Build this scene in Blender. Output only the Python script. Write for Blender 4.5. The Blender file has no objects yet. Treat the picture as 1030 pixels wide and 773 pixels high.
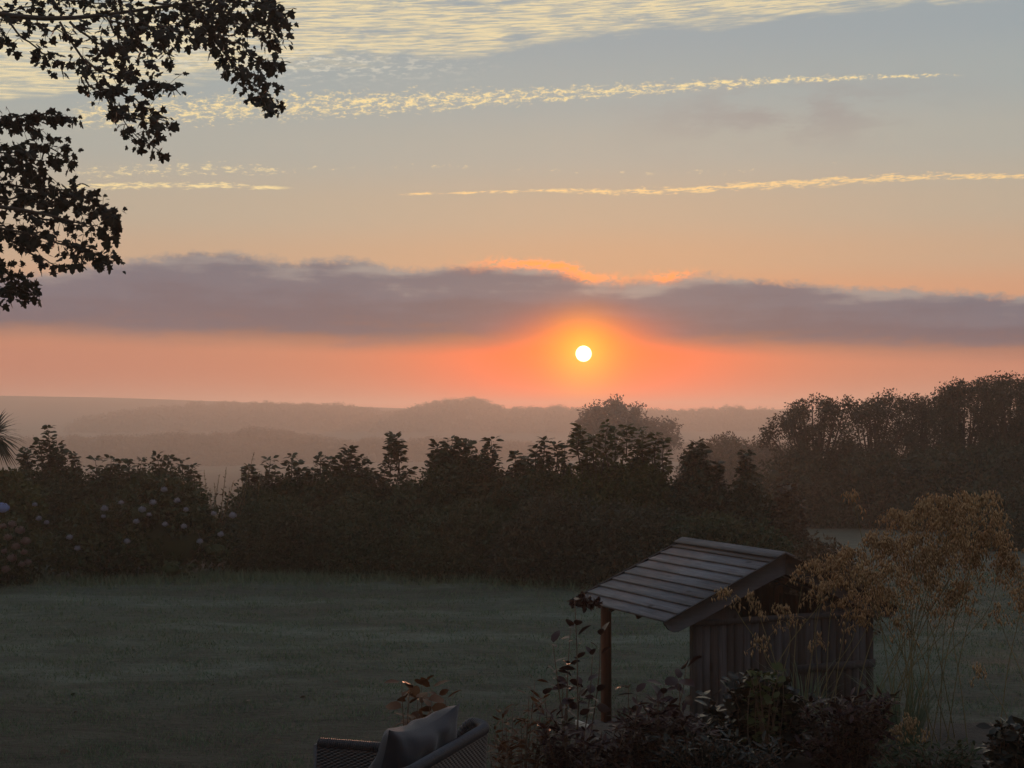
import bpy, math, random
import numpy as np
from mathutils import Vector, Matrix
R = math.radians
scene = bpy.context.scene
COL = scene.collection
rng = np.random.default_rng(7)
random.seed(7)

# ------------------------------------------------------------------ camera
F = 1495.0 / 1030.0                      # focal length in picture widths
EYE = 3.5                                # eye height above the lawn
PITCH = math.atan(31.5 / 1495.0)
cam_d = bpy.data.cameras.new('camera'); cam = bpy.data.objects.new('camera', cam_d); COL.objects.link(cam)
cam.location = (0, 0, EYE); cam.rotation_euler = (math.pi / 2 + PITCH, 0, 0)
cam_d.sensor_width = 36; cam_d.lens = 36 * F; cam_d.clip_start = 0.1; cam_d.clip_end = 6000
scene.camera = cam

def ray(px, py):
    """Direction with y = 1 through a point of the photograph (used to take positions off it)."""
    a = (px - 515) / 1495.0; b = (386.5 - py) / 1495.0
    c, s = math.cos(PITCH), math.sin(PITCH)
    y = c - b * s; z = s + b * c
    return np.array([a / y, 1.0, z / y])
def at(px, py, d):
    r = ray(px, py); return np.array([0, 0, EYE]) + r * d
def ang(px, py):
    r = ray(px, py)
    return math.degrees(math.atan2(r[0], r[1])), math.degrees(math.atan2(r[2], math.hypot(r[0], r[1])))

# ------------------------------------------------------------------ render settings
scene.render.engine = 'CYCLES'
cy = scene.cycles
cy.use_denoising = True
try: cy.denoiser = 'OPENIMAGEDENOISE'
except Exception: pass
cy.max_bounces = 6; cy.diffuse_bounces = 2; cy.glossy_bounces = 2; cy.transmission_bounces = 2; cy.volume_bounces = 3
cy.sample_clamp_indirect = 4; cy.use_adaptive_sampling = True; cy.adaptive_threshold = 0.02
scene.view_settings.view_transform = 'Standard'; scene.view_settings.look = 'None'
scene.view_settings.exposure = 0; scene.view_settings.gamma = 1; scene.view_settings.use_curve_mapping = False

# ------------------------------------------------------------------ world
def lin(c):
    return tuple(((v / 255) / 12.92 if v / 255 <= 0.04045 else ((v / 255 + 0.055) / 1.055) ** 2.4) for v in c)
def hot(c, k): return tuple(v * k for v in lin(c))
SUN_AZ, SUN_EL = ang(587, 356)
world = bpy.data.worlds.new("World"); scene.world = world; world.use_nodes = True
wt = world.node_tree; wt.nodes.clear(); WL = wt.links
class S:
    """A socket with arithmetic."""
    def __init__(s, sock): s.s = sock
    def __add__(a, b): return m('ADD', a, b)
    __radd__ = __add__
    def __sub__(a, b): return m('SUBTRACT', a, b)
    def __rsub__(a, b): return m('SUBTRACT', b, a)
    def __mul__(a, b): return m('MULTIPLY', a, b)
    __rmul__ = __mul__
    def __truediv__(a, b): return m('DIVIDE', a, b)
def m(op, *a, clamp=False):
    n = wt.nodes.new('ShaderNodeMath'); n.operation = op; n.use_clamp = clamp
    for i, v in enumerate(a):
        if isinstance(v, S): WL.new(v.s, n.inputs[i])
        else: n.inputs[i].default_value = v
    return S(n.outputs[0])
def sstep(x, lo, hi):
    n = wt.nodes.new('ShaderNodeMapRange'); n.interpolation_type = 'SMOOTHSTEP'
    WL.new(x.s, n.inputs[0])
    for i, v in ((1, lo), (2, hi)):
        if isinstance(v, S): WL.new(v.s, n.inputs[i])
        else: n.inputs[i].default_value = v
    n.inputs[3].default_value = 0; n.inputs[4].default_value = 1
    return S(n.outputs[0])
def gauss(x, c, w): t = (x - c) / w; return m('POWER', 2.71828, (t * t) * -1.0)
def curve(x, pts, y0, y1):
    x0, x1 = pts[0][0], pts[-1][0]
    n = wt.nodes.new('ShaderNodeFloatCurve'); t = m('DIVIDE', x - x0, x1 - x0, clamp=True)
    WL.new(t.s, n.inputs[1]); c = n.mapping.curves[0]
    q = [((a - x0) / (x1 - x0), (b - y0) / (y1 - y0)) for a, b in pts]
    c.points[0].location = q[0]; c.points[1].location = q[-1]
    for p in q[1:-1]: c.points.new(*p)
    n.mapping.update()
    return S(n.outputs[0]) * (y1 - y0) + y0
def ramp(x, stops, x0, x1):
    n = wt.nodes.new('ShaderNodeValToRGB'); t = m('DIVIDE', x - x0, x1 - x0, clamp=True); WL.new(t.s, n.inputs[0])
    e = n.color_ramp.elements; n.color_ramp.interpolation = 'EASE'
    for i, (p, c) in enumerate(stops):
        q = (p - x0) / (x1 - x0)
        el = e[i] if i < 2 else e.new(q)
        el.position = q; el.color = (*lin(c), 1)
    return S(n.outputs[0])
def noise(ax, ay, sx, sy, detail=4, rough=.55, seed=0, dist=0):
    v = wt.nodes.new('ShaderNodeCombineXYZ')
    WL.new((ax * sx).s, v.inputs[0]); WL.new((ay * sy).s, v.inputs[1]); v.inputs[2].default_value = seed
    n = wt.nodes.new('ShaderNodeTexNoise'); WL.new(v.outputs[0], n.inputs['Vector'])
    n.inputs['Scale'].default_value = 1; n.inputs['Detail'].default_value = detail
    n.inputs['Roughness'].default_value = rough; n.inputs['Distortion'].default_value = dist
    return S(n.outputs['Fac'])
def mix(f, a, b, mode='MIX'):
    n = wt.nodes.new('ShaderNodeMix'); n.data_type = 'RGBA'; n.blend_type = mode
    for sck, v in ((n.inputs['Factor'], f), (n.inputs[6], a), (n.inputs[7], b)):
        if isinstance(v, S): WL.new(v.s, sck)
        elif isinstance(v, tuple): sck.default_value = (*v, 1)
        else: sck.default_value = v
    return S(n.outputs[2])

tc = wt.nodes.new('ShaderNodeTexCoord'); sp = wt.nodes.new('ShaderNodeSeparateXYZ'); WL.new(tc.outputs['Generated'], sp.inputs[0])
X, Y, Z = (S(o) for o in sp.outputs)
AZ = m('ARCTAN2', X, Y) * 57.29578
EL = m('ARCTAN2', Z, m('SQRT', X * X + Y * Y)) * 57.29578
def E_(y, x=515): return ang(x, y)[1]
# clear sky by elevation; the stops are read off the photograph column by column
base = ramp(EL, [(-6, (150, 110, 95)), (0, (205, 124, 96)), (E_(380), (203, 112, 76)), (E_(300), (206, 154, 122)), (E_(262), (194, 165, 138)),
                 (E_(215), (183, 170, 150)), (E_(150), (170, 171, 162)), (E_(90), (159, 168, 167)), (E_(30), (151, 163, 168)),
                 (24, (158, 167, 178)), (60, (152, 164, 184))], -6, 60)
# warmer towards the sun, cooler and greyer away from it
warm = gauss(AZ, SUN_AZ + 2, 11.0) * gauss(EL, 4.5, 4.0)
base = mix(warm * 0.20, base, lin((238, 150, 84)))
# low strip beneath the cloud: salmon, orange round the sun
low = 1.0 - sstep(EL, E_(352) - .3, E_(345) + .6)
glowx = gauss(AZ, SUN_AZ, 6.5)
base = mix(low * glowx * 0.95, base, hot((255, 84, 0), 1.4))
base = mix(low * (1.0 - gauss(AZ, SUN_AZ, 13.0)) * .55, base, lin((184, 128, 112)))
# faint darker smudge high on the right
sm = noise(AZ, EL, .35, 1.1, 5, .6, 3.3)
base = mix(gauss(AZ, ang(790, 110)[0], 5) * gauss(EL, E_(120), 1.1) * sstep(sm, .42, .62) * .55, base, lin((150, 142, 142)))
# high cirrus sheet: a bright rippled deck whose lower edge falls from right to left
cream = lin((246, 222, 166)); cream2 = lin((250, 224, 164)); pale = lin((222, 216, 196))
edge = curve(AZ, [ang(0, 106), ang(120, 96), ang(280, 74), ang(460, 62), ang(620, 40), ang(780, 24), ang(900, 12), ang(1000, 2), ang(1030, -6)], 0, 30)
rip = noise(AZ + EL * 2.0, EL - AZ * .045, .7, 13.0, 5, .62, 1.0, .5)
wsp = noise(AZ, EL - AZ * .05, .42, 2.2, 5, .6, 9.0, .3)
m1 = sstep(EL + (wsp - .5) * 1.5, edge, edge + 0.7) * (1.0 - sstep(EL, 22, 30))
base = mix(m1 * (sstep(rip, .34, .62) * .75 + .12) * sstep(wsp, .28, .5), base, lin((240, 220, 172)))
dots = noise(AZ, EL - AZ * .05, 2.2, 7.5, 4, .6, 5.0, .2)
m1b = gauss(EL, E_(66), .55) * (1.0 - sstep(AZ, -8, 1)) * sstep(dots, .48, .64) * .75
base = mix(m1b, base, pale)
def streak(pts, w, sx, sy, th, amt, colr, seed, soft=.18, tilt=.055):
    """A band of small clouds along a line of photograph points; w gives its half width in degrees along it."""
    P = [ang(*p) for p in pts]
    c = curve(AZ, P, 0, 30)
    wd = curve(AZ, [(p[0], q) for p, q in zip(P, w)], 0, 4)
    n = noise(AZ, EL - AZ * tilt, sx, sy, 5, .65, seed, .35)
    t = (EL - c) / wd
    body = m('POWER', 2.71828, (t * t) * -1.0)
    ends = sstep(AZ, P[0][0] - .2, P[0][0] + .8) * (1.0 - sstep(AZ, P[-1][0] - 1.2, P[-1][0]))
    n4 = noise(AZ, EL - AZ * tilt, sx * 3.2, sy * 2.2, 3, .6, seed + 30, .2)
    v = n * .7 + n4 * .3 + (body - 1.0) * .36
    return mix(sstep(v, th, th + soft) * ends * amt, globals()['base'], colr)
base = streak([(70, 117), (160, 112), (280, 107), (400, 103), (480, 99), (560, 95), (700, 86), (830, 79), (975, 76)],
              [.95, 1.0, 1.0, .85, .70, .58, .40, .24, .10], 2.2, 6.4, .43, .95, cream2, 2.0)
base = streak([(400, 196), (470, 194), (560, 192), (640, 193), (740, 188), (840, 183), (930, 178), (1060, 178)],
              [.08, .10, .14, .26, .30, .28, .24, .16], 1.3, 7.0, .40, .9, lin((252, 212, 148)), 4.0)
base = streak([(60, 188), (150, 187), (220, 187), (300, 190)], [.12, .2, .18, .08], 1.3, 7.0, .38, .9, cream2, 6.0, tilt=.0)
base = streak([(70, 176), (150, 172), (220, 170), (300, 174)], [.5, .55, .5, .3], 2.2, 8.0, .47, .85, cream, 7.0, tilt=.0)
base = streak([(240, 172), (340, 170), (450, 168), (560, 172), (760, 172), (860, 160)], [.1, .3, .3, .25, .25, .1], 2.0, 5.0, .52, .7, cream, 8.0)
# the dark bank of cloud
top = curve(AZ, [(-60, 5.4)] + [ang(*p) for p in ((0, 277), (120, 262), (225, 254), (300, 262), (350, 260), (410, 270), (500, 266), (570, 272), (610, 283),
             (650, 282), (700, 277), (760, 281), (840, 287), (930, 291), (1030, 297))] + [(60, 3.6)], 0, 12)
bot = curve(AZ, [(-60, 2.9)] + [ang(*p) for p in ((0, 340), (200, 346), (400, 352), (590, 352), (800, 355), (1030, 360))] + [(60, 2.4)], 0, 12)
n1 = noise(AZ, EL, .9, 1.5, 6, .62, 12.0, .3); n2 = noise(AZ, EL, .25, 1.6, 4, .5, 15.0)
n3 = noise(AZ, EL, 2.6, 4.2, 5, .65, 21.0, .4)
dt = top + (n1 - .5) * .8 + (n3 - .5) * .55 - EL
bank = sstep(dt, -.14, .26) * sstep(EL + (n2 - .5) * .35, bot - .35, bot + .75)
rim = gauss(dt, .0, .20) * (gauss(AZ, ang(555, 0)[0], 2.4) + gauss(AZ, ang(675, 0)[0], .8) * .7) * sstep(n3, .34, .52)
bankc = ramp((EL - bot) / (top - bot) + (n2 - .5) * .9 + (n1 - .5) * .35, [(0, (112, 82, 82)), (.35, (64, 79, 102)), (.75, (80, 97, 118)), (1.05, (140, 142, 144))], 0, 1.1)
bankc = mix((1.0 - sstep(AZ, -18, -4)) * .35, bankc, lin((132, 116, 122)))
# the sun burns up through the bank as a soft cone
dx = AZ - SUN_AZ; dy = EL - SUN_EL
cone = gauss(dx, 0, 1.9) * gauss(dy, .2, 1.15)
bankc = mix(cone * .6, bankc, lin((255, 92, 36)))
base = mix(bank * .95, base, bankc)
base = mix(rim, base, hot((255, 140, 60), 1.5))
# aureole and disc
r2 = m('SQRT', dx * dx + dy * dy)
up = m('MAXIMUM', dy, 0.0); r3 = m('SQRT', dx * dx * .62 + dy * dy + up * up * 3.0)
base = mix(gauss(r3, 0, 2.3) * .92, base, hot((255, 104, 0), 1.5))
base = mix(gauss(dx, 0, 1.0) * gauss(dy, -.7, 1.1) * .7, base, hot((255, 132, 0), 1.5))
base = mix(gauss(r2, 0, 1.25) * .75, base, hot((255, 160, 0), 1.7))
base = mix(gauss(r2, 0, .55) * .6, base, hot((255, 176, 40), 1.8))
sun = 1.0 - sstep(r2, .225, .325)
sky = wt.nodes.new('ShaderNodeTexSky'); sky.sky_type = 'NISHITA'; sky.sun_disc = False
sky.sun_elevation = R(SUN_EL); sky.sun_rotation = R(SUN_AZ); sky.dust_density = 4
bg = wt.nodes.new('ShaderNodeBackground'); bgn = wt.nodes.new('ShaderNodeBackground'); bgs = wt.nodes.new('ShaderNodeBackground')
SKY_GAIN = 1.0
WL.new(base.s, bg.inputs[0]); bg.inputs[1].default_value = SKY_GAIN
WL.new(sky.outputs[0], bgn.inputs[0]); bgn.inputs[1].default_value = 0.004
bgs.inputs[0].default_value = (1.0, .80, .45, 1); WL.new((sun * 14.0).s, bgs.inputs[1])
a1 = wt.nodes.new('ShaderNodeAddShader'); a2 = wt.nodes.new('ShaderNodeAddShader'); wo = wt.nodes.new('ShaderNodeOutputWorld')
WL.new(bg.outputs[0], a1.inputs[0]); WL.new(bgn.outputs[0], a1.inputs[1]); WL.new(a1.outputs[0], a2.inputs[0]); WL.new(bgs.outputs[0], a2.inputs[1])
WL.new(a2.outputs[0], wo.inputs[0])
world.cycles.sampling_method = 'MANUAL'; world.cycles.sample_map_resolution = 1024

sd = bpy.data.lights.new('sun', 'SUN'); sd.energy = 1.0; sd.angle = R(0.5); sd.color = (1.0, 0.44, 0.25)
so = bpy.data.objects.new('sun', sd); COL.objects.link(so)
sdir = Vector((math.sin(R(SUN_AZ)) * math.cos(R(SUN_EL)), math.cos(R(SUN_AZ)) * math.cos(R(SUN_EL)), math.sin(R(SUN_EL))))
so.rotation_euler = sdir.to_track_quat('Z', 'Y').to_euler()

# ------------------------------------------------------------------ materials
MAT = {}
def material(name, build):
    mt = bpy.data.materials.new(name); mt.use_nodes = True
    nt = mt.node_tree; nt.nodes.clear()
    out = nt.nodes.new('ShaderNodeOutputMaterial'); b = nt.nodes.new('ShaderNodeBsdfPrincipled'); nt.links.new(b.outputs[0], out.inputs[0])
    build(nt, b, out); MAT[name] = mt; return mt
def nd(nt, typ, **k):
    n = nt.nodes.new(typ)
    for a, v in k.items(): setattr(n, a, v)
    return n
def crmp(nt, src, stops):
    n = nd(nt, 'ShaderNodeValToRGB'); nt.links.new(src, n.inputs[0]); e = n.color_ramp.elements
    for i, (p, c) in enumerate(stops):
        el = e[i] if i < 2 else e.new(p)
        el.position = p; el.color = (*c, 1)
    return n.outputs[0]
def tex(nt, scale, detail=4, rough=.6, coord='Object', stretch=None, dist=0):
    t = nd(nt, 'ShaderNodeTexCoord'); src = t.outputs[coord]
    if stretch:
        mp = nd(nt, 'ShaderNodeMapping'); nt.links.new(src, mp.inputs[0]); mp.inputs['Scale'].default_value = stretch; src = mp.outputs[0]
    n = nd(nt, 'ShaderNodeTexNoise'); nt.links.new(src, n.inputs['Vector'])
    n.inputs['Scale'].default_value = scale; n.inputs['Detail'].default_value = detail; n.inputs['Roughness'].default_value = rough
    n.inputs['Distortion'].default_value = dist
    return n.outputs['Fac']
def mixc(nt, f, a, b, mode='MIX'):
    n = nd(nt, 'ShaderNodeMix', data_type='RGBA', blend_type=mode)
    for s, v in ((n.inputs['Factor'], f), (n.inputs[6], a), (n.inputs[7], b)):
        if isinstance(v, (tuple, list)): s.default_value = (*v, 1)
        elif isinstance(v, (int, float)): s.default_value = v
        else: nt.links.new(v, s)
    return n.outputs[2]
def bump(nt, b, h, strength, dist=.01):
    n = nd(nt, 'ShaderNodeBump'); n.inputs['Strength'].default_value = strength; n.inputs['Distance'].default_value = dist
    nt.links.new(h, n.inputs['Height']); nt.links.new(n.outputs[0], b.inputs['Normal'])
def leafmat(name, c1, c2, c3, rough=.5, trans=.25, scale=.7):
    def f(nt, b, out):
        g = nd(nt, 'ShaderNodeNewGeometry')
        col = crmp(nt, g.outputs['Random Per Island'], [(0, c1), (1, c3), (.5, c2)])
        col = mixc(nt, tex(nt, scale, 3), col, tuple(v * 1.5 for v in c2), 'MIX')
        nt.links.new(col, b.inputs['Base Color']); b.inputs['Roughness'].default_value = rough
        b.inputs['Specular IOR Level'].default_value = .14
        if trans:
            t = nd(nt, 'ShaderNodeBsdfTranslucent'); nt.links.new(col, t.inputs[0])
            mx = nd(nt, 'ShaderNodeMixShader'); mx.inputs[0].default_value = trans
            nt.links.new(b.outputs[0], mx.inputs[1]); nt.links.new(t.outputs[0], mx.inputs[2]); nt.links.new(mx.outputs[0], out.inputs[0])
    return material(name, f)
leafmat('leaf_dark', (0.0150, 0.0255, 0.0105), (0.0225, 0.0345, 0.0150), (0.0338, 0.0450, 0.0195))
leafmat('leaf_deep', (0.0112, 0.0182, 0.0098), (0.0168, 0.0252, 0.0126), (0.0238, 0.0322, 0.0168), trans=.15)
leafmat('leaf_olive', (0.0240, 0.0336, 0.0108), (0.0372, 0.0468, 0.0144), (0.0600, 0.0630, 0.0204), trans=.35)
leafmat('leaf_rust', (0.0350, 0.0252, 0.0154), (0.0490, 0.0322, 0.0182), (0.0665, 0.0420, 0.0210), trans=.2)
leafmat('leaf_hedge', (0.0210, 0.0240, 0.0135), (0.0285, 0.0300, 0.0165), (0.0405, 0.0375, 0.0210), trans=.2)
leafmat('leaf_hydrangea', (0.0126, 0.0218, 0.0076), (0.0176, 0.0277, 0.0092), (0.0231, 0.0344, 0.0126), rough=.45, trans=.2)
leafmat('leaf_maroon', (0.0113, 0.0044, 0.0050), (0.0189, 0.0063, 0.0063), (0.0315, 0.0107, 0.0089), rough=.38, trans=.15, scale=5)
leafmat('leaf_redbrown', (0.0425, 0.0160, 0.0070), (0.0600, 0.0225, 0.0080), (0.0800, 0.0375, 0.0110), rough=.45, trans=.25, scale=5)
leafmat('leaf_glossy', (0.0080, 0.0104, 0.0072), (0.0120, 0.0128, 0.0096), (0.0160, 0.0200, 0.0104), rough=.25, trans=.08, scale=5)
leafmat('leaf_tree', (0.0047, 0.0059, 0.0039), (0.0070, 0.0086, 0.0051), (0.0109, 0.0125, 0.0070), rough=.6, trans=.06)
leafmat('leaf_row', (.014, .018, .012), (.020, .025, .015), (.030, .035, .020), trans=.1)
leafmat('leaf_far', (.018, .021, .017), (.024, .027, .021), (.034, .037, .026), trans=0, scale=.1)
leafmat('oat', (.23, .145, .068), (.34, .22, .11), (.48, .34, .19), rough=.6, trans=.3, scale=6)
leafmat('straw', (.09, .085, .04), (.12, .10, .05), (.17, .14, .07), rough=.6, trans=.2)
leafmat('blade', (0.0486, 0.0729, 0.0459), (0.0702, 0.0999, 0.0621), (0.1080, 0.1350, 0.0891), rough=.55, trans=.25)
leafmat('flower_white', (.09, .10, .13), (.13, .135, .17), (.18, .18, .21), trans=.2)
leafmat('flower_blue', (.10, .14, .28), (.13, .17, .32), (.17, .20, .34), trans=.2)
leafmat('flower_pink', (0.0630, 0.0385, 0.0385), (0.0840, 0.0525, 0.0490), (0.1120, 0.0770, 0.0665), trans=.2)
def bark(nt, b, out):
    c = crmp(nt, tex(nt, 14, 6, .7, stretch=(1, 1, .25)), [(.3, (.018, .014, .011)), (.7, (.045, .036, .028))])
    nt.links.new(c, b.inputs['Base Color']); b.inputs['Roughness'].default_value = .9; bump(nt, b, tex(nt, 30, 5, .7, stretch=(1, 1, .2)), .6)
material('bark', bark)
def stemm(nt, b, out):
    c = crmp(nt, tex(nt, 20, 3), [(.3, (.05, .028, .018)), (.7, (.10, .055, .03))]); nt.links.new(c, b.inputs['Base Color']); b.inputs['Roughness'].default_value = .6
material('stem', stemm)
def lawn(nt, b, out):
    big = tex(nt, .55, 5, .62, stretch=(.28, 1.2, 1), dist=.4); mid = tex(nt, 1.6, 5, .7, stretch=(.7, 1.4, 1)); fine = tex(nt, 22, 4, .75)
    c = crmp(nt, big, [(.38, (.046, .050, .036)), (.50, (.053, .068, .048)), (.62, (.088, .106, .082))])
    # the turf nearest the terrace is browner, its shade darkened into the colour
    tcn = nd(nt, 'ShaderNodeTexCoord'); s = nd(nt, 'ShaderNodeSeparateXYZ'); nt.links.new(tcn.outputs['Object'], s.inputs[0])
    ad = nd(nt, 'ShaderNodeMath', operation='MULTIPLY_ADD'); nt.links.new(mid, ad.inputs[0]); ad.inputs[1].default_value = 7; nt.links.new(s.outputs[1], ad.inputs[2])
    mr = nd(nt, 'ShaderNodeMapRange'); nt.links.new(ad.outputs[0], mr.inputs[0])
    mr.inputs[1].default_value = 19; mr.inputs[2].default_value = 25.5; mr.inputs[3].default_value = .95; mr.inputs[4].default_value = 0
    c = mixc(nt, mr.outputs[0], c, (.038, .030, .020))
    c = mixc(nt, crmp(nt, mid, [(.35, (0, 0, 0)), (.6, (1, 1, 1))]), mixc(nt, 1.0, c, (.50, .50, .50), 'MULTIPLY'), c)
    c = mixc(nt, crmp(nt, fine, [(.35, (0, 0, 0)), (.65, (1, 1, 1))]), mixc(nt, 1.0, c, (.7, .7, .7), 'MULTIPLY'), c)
    mf = nd(nt, 'ShaderNodeMapRange'); nt.links.new(s.outputs[1], mf.inputs[0]); mf.inputs[1].default_value = 37; mf.inputs[2].default_value = 52
    c = mixc(nt, mf.outputs[0], c, mixc(nt, crmp(nt, mid, [(.4, (0, 0, 0)), (.6, (1, 1, 1))]), (.028, .034, .022), (.040, .046, .030)))   # rough pasture past the hedge
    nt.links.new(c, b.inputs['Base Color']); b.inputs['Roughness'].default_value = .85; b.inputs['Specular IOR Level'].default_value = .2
    bump(nt, b, mid, .8, .12)
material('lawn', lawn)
def soil(nt, b, out):
    c = crmp(nt, tex(nt, 9, 6, .7), [(.3, (.009, .007, .005)), (.7, (.026, .020, .015))]); nt.links.new(c, b.inputs['Base Color']); b.inputs['Roughness'].default_value = .95
    bump(nt, b, tex(nt, 25, 5, .7), .9, .04)
material('soil', soil)
def stone(nt, b, out):
    c = crmp(nt, tex(nt, 5, 6, .7), [(.3, (.12, .115, .105)), (.7, (.24, .23, .21))]); nt.links.new(c, b.inputs['Base Color']); b.inputs['Roughness'].default_value = .85
    bump(nt, b, tex(nt, 30, 5, .7), .4, .01)
material('stone', stone)
def woodm(name, c1, c2, c3, axis, gr=1.0):
    st = {'y': (14, .8, 14), 'z': (14, 14, .8), 'x': (.8, 14, 14)}[axis]
    def f(nt, b, out):
        g = nd(nt, 'ShaderNodeNewGeometry')
        grain = tex(nt, 3.0, 6, .65, stretch=st, dist=.6)
        c = crmp(nt, grain, [(.30, c1), (.72, c3), (.5, c2)])
        isl = crmp(nt, g.outputs['Random Per Island'], [(0, (.62, .50, .42)), (1, (1.2, 1.18, 1.2)), (.45, (.85, .85, .86))])
        c = mixc(nt, 1.0, c, isl, 'MULTIPLY')
        # knots and weather stains
        tcn = nd(nt, 'ShaderNodeTexCoord'); mp = nd(nt, 'ShaderNodeMapping'); nt.links.new(tcn.outputs['Object'], mp.inputs[0])
        mp.inputs['Scale'].default_value = {'y': (5, 2.2, 5), 'z': (5, 5, 2.2), 'x': (2.2, 5, 5)}[axis]
        v = nd(nt, 'ShaderNodeTexVoronoi'); nt.links.new(mp.outputs[0], v.inputs['Vector']); v.inputs['Scale'].default_value = 1.0
        c = mixc(nt, crmp(nt, v.outputs['Distance'], [(.07, (.75, .75, .75)), (.16, (0, 0, 0))]), c, tuple(q * .35 for q in c1))
        c = mixc(nt, crmp(nt, tex(nt, 1.6, 4, .6), [(.42, (0, 0, 0)), (.70, (.55, .55, .55))]), c, tuple(q * .5 for q in c2))
        nt.links.new(c, b.inputs['Base Color']); b.inputs['Roughness'].default_value = .85; b.inputs['Specular IOR Level'].default_value = .12
        bump(nt, b, grain, .35 * gr, .006)
    return material(name, f)
woodm('roof_wood', (.062, .063, .068), (.108, .110, .116), (.165, .168, .176), 'y')
woodm('barge_wood', (.026, .027, .030), (.040, .041, .045), (.058, .059, .064), 'x')
woodm('barge_brown', (.014, .011, .010), (.022, .017, .015), (.032, .025, .021), 'x')
woodm('wall_wood', (.024, .020, .019), (.036, .035, .038), (.056, .057, .063), 'z')
woodm('post_wood', (.060, .022, .014), (.085, .032, .019), (.12, .046, .026), 'z')
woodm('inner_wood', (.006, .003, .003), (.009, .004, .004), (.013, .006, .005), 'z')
woodm('pale_wood', (.30, .30, .28), (.40, .39, .37), (.50, .49, .46), 'y')
def wick(nt, b, out):
    g = nd(nt, 'ShaderNodeNewGeometry')
    c = crmp(nt, tex(nt, 60, 2, .5), [(.3, (.008, .009, .013)), (.7, (.024, .026, .034))]); nt.links.new(c, b.inputs['Base Color'])
    b.inputs['Roughness'].default_value = .42
material('wicker', wick)
def cush(nt, b, out):
    c = crmp(nt, tex(nt, 3, 4, .6), [(.3, (.004, .006, .012)), (.7, (.007, .011, .020))]); nt.links.new(c, b.inputs['Base Color'])
    b.inputs['Roughness'].default_value = .9; b.inputs['Sheen Weight'].default_value = .2; bump(nt, b, tex(nt, 260, 2, .5), .4, .002)
material('cushion_fabric', cush)

# ------------------------------------------------------------------ mesh helpers
class MB:
    def __init__(s): s.v = []; s.f = []; s.n = 0
    def add(s, v, f):
        v = np.asarray(v, float).reshape(-1, 3)
        s.v.append(v)
        if isinstance(f, np.ndarray): s.f.append(f + s.n)
        else:
            by = {}
            for q in f: by.setdefault(len(q), []).append(q)
            for q in by.values(): s.f.append(np.array(q, dtype=np.int64) + s.n)
        s.n += len(v); return s
    def build(s, name, mat, parent=None, smooth=False, loc=None):
        v = np.concatenate(s.v)
        if loc is not None: v = v - np.asarray(loc)
        me = bpy.data.meshes.new(name); me.vertices.add(len(v)); me.vertices.foreach_set('co', v.ravel())
        lv = np.concatenate([q.ravel() for q in s.f]); ct = np.concatenate([np.full(len(q), q.shape[1]) for q in s.f])
        me.loops.add(len(lv)); me.loops.foreach_set('vertex_index', lv.astype(np.int32))
        me.polygons.add(len(ct)); st = np.concatenate([[0], np.cumsum(ct)[:-1]])
        me.polygons.foreach_set('loop_start', st.astype(np.int32)); me.polygons.foreach_set('loop_total', ct.astype(np.int32))
        if smooth: me.polygons.foreach_set('use_smooth', np.ones(len(ct), dtype=bool))
        me.update(calc_edges=True); me.validate()
        me.materials.append(MAT[mat])
        o = bpy.data.objects.new(name, me); COL.objects.link(o)
        if parent is not None: o.parent = parent
        if loc is not None: o.location = loc
        return o
def tag(o, label=None, cat=None, group=None, kind=None):
    for k, v in (('label', label), ('category', cat), ('group', group), ('kind', kind)):
        if v: o[k] = v
    return o
def thing(name, label, cat, loc, rz=0, group=None):
    o = bpy.data.objects.new(name, None); COL.objects.link(o); o.location = loc; o.rotation_euler = (0, 0, rz); o.empty_display_size = .1
    return tag(o, label, cat, group)
def unit(a): return a / (np.linalg.norm(a, axis=-1, keepdims=True) + 1e-9)
def rdir(n, g=None):
    return unit((g or rng).normal(size=(n, 3)))
LEAF = (np.array([[0, 0, 0], [-.27, .48, .07], [0, 1, -.04], [.27, .48, .07]]), np.array([[0, 1, 2], [0, 2, 3]]))
LANCE = (np.array([[0, 0, 0], [-.13, .35, .04], [-.10, .7, .0], [0, 1, -.10], [.10, .7, .0], [.13, .35, .04], [0, .35, 0], [0, .7, -.03]]),
         np.array([[0, 1, 6], [0, 6, 5], [1, 2, 7], [1, 7, 6], [6, 7, 4], [6, 4, 5], [2, 3, 7], [7, 3, 4]]))
OVAL = (np.array([[0, 0, 0], [-.22, .2, .03], [-.30, .5, .05], [-.19, .8, .0], [0, 1.02, -.10], [.19, .8, .0], [.30, .5, .05], [.22, .2, .03], [0, .2, 0], [0, .5, 0], [0, .8, -.03]]),
        np.array([[0, 1, 8], [0, 8, 7], [1, 2, 9], [1, 9, 8], [8, 9, 6], [8, 6, 7], [2, 3, 10], [2, 10, 9], [9, 10, 5], [9, 5, 6], [3, 4, 10], [10, 4, 5]]))
mp_ = [(0, .0), (-.18, .10), (-.46, .06), (-.34, .30), (-.56, .52), (-.25, .55), (-.22, .80), (0, 1.0), (.22, .80), (.25, .55), (.56, .52), (.34, .30), (.46, .06), (.18, .10)]
MAPLE = (np.array([(x, y, -.10 * abs(x) - .08 * y * y) for x, y in mp_] + [(0, .38, .03)]), np.array([[i, (i + 1) % 14, 14] for i in range(14)]))
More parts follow.
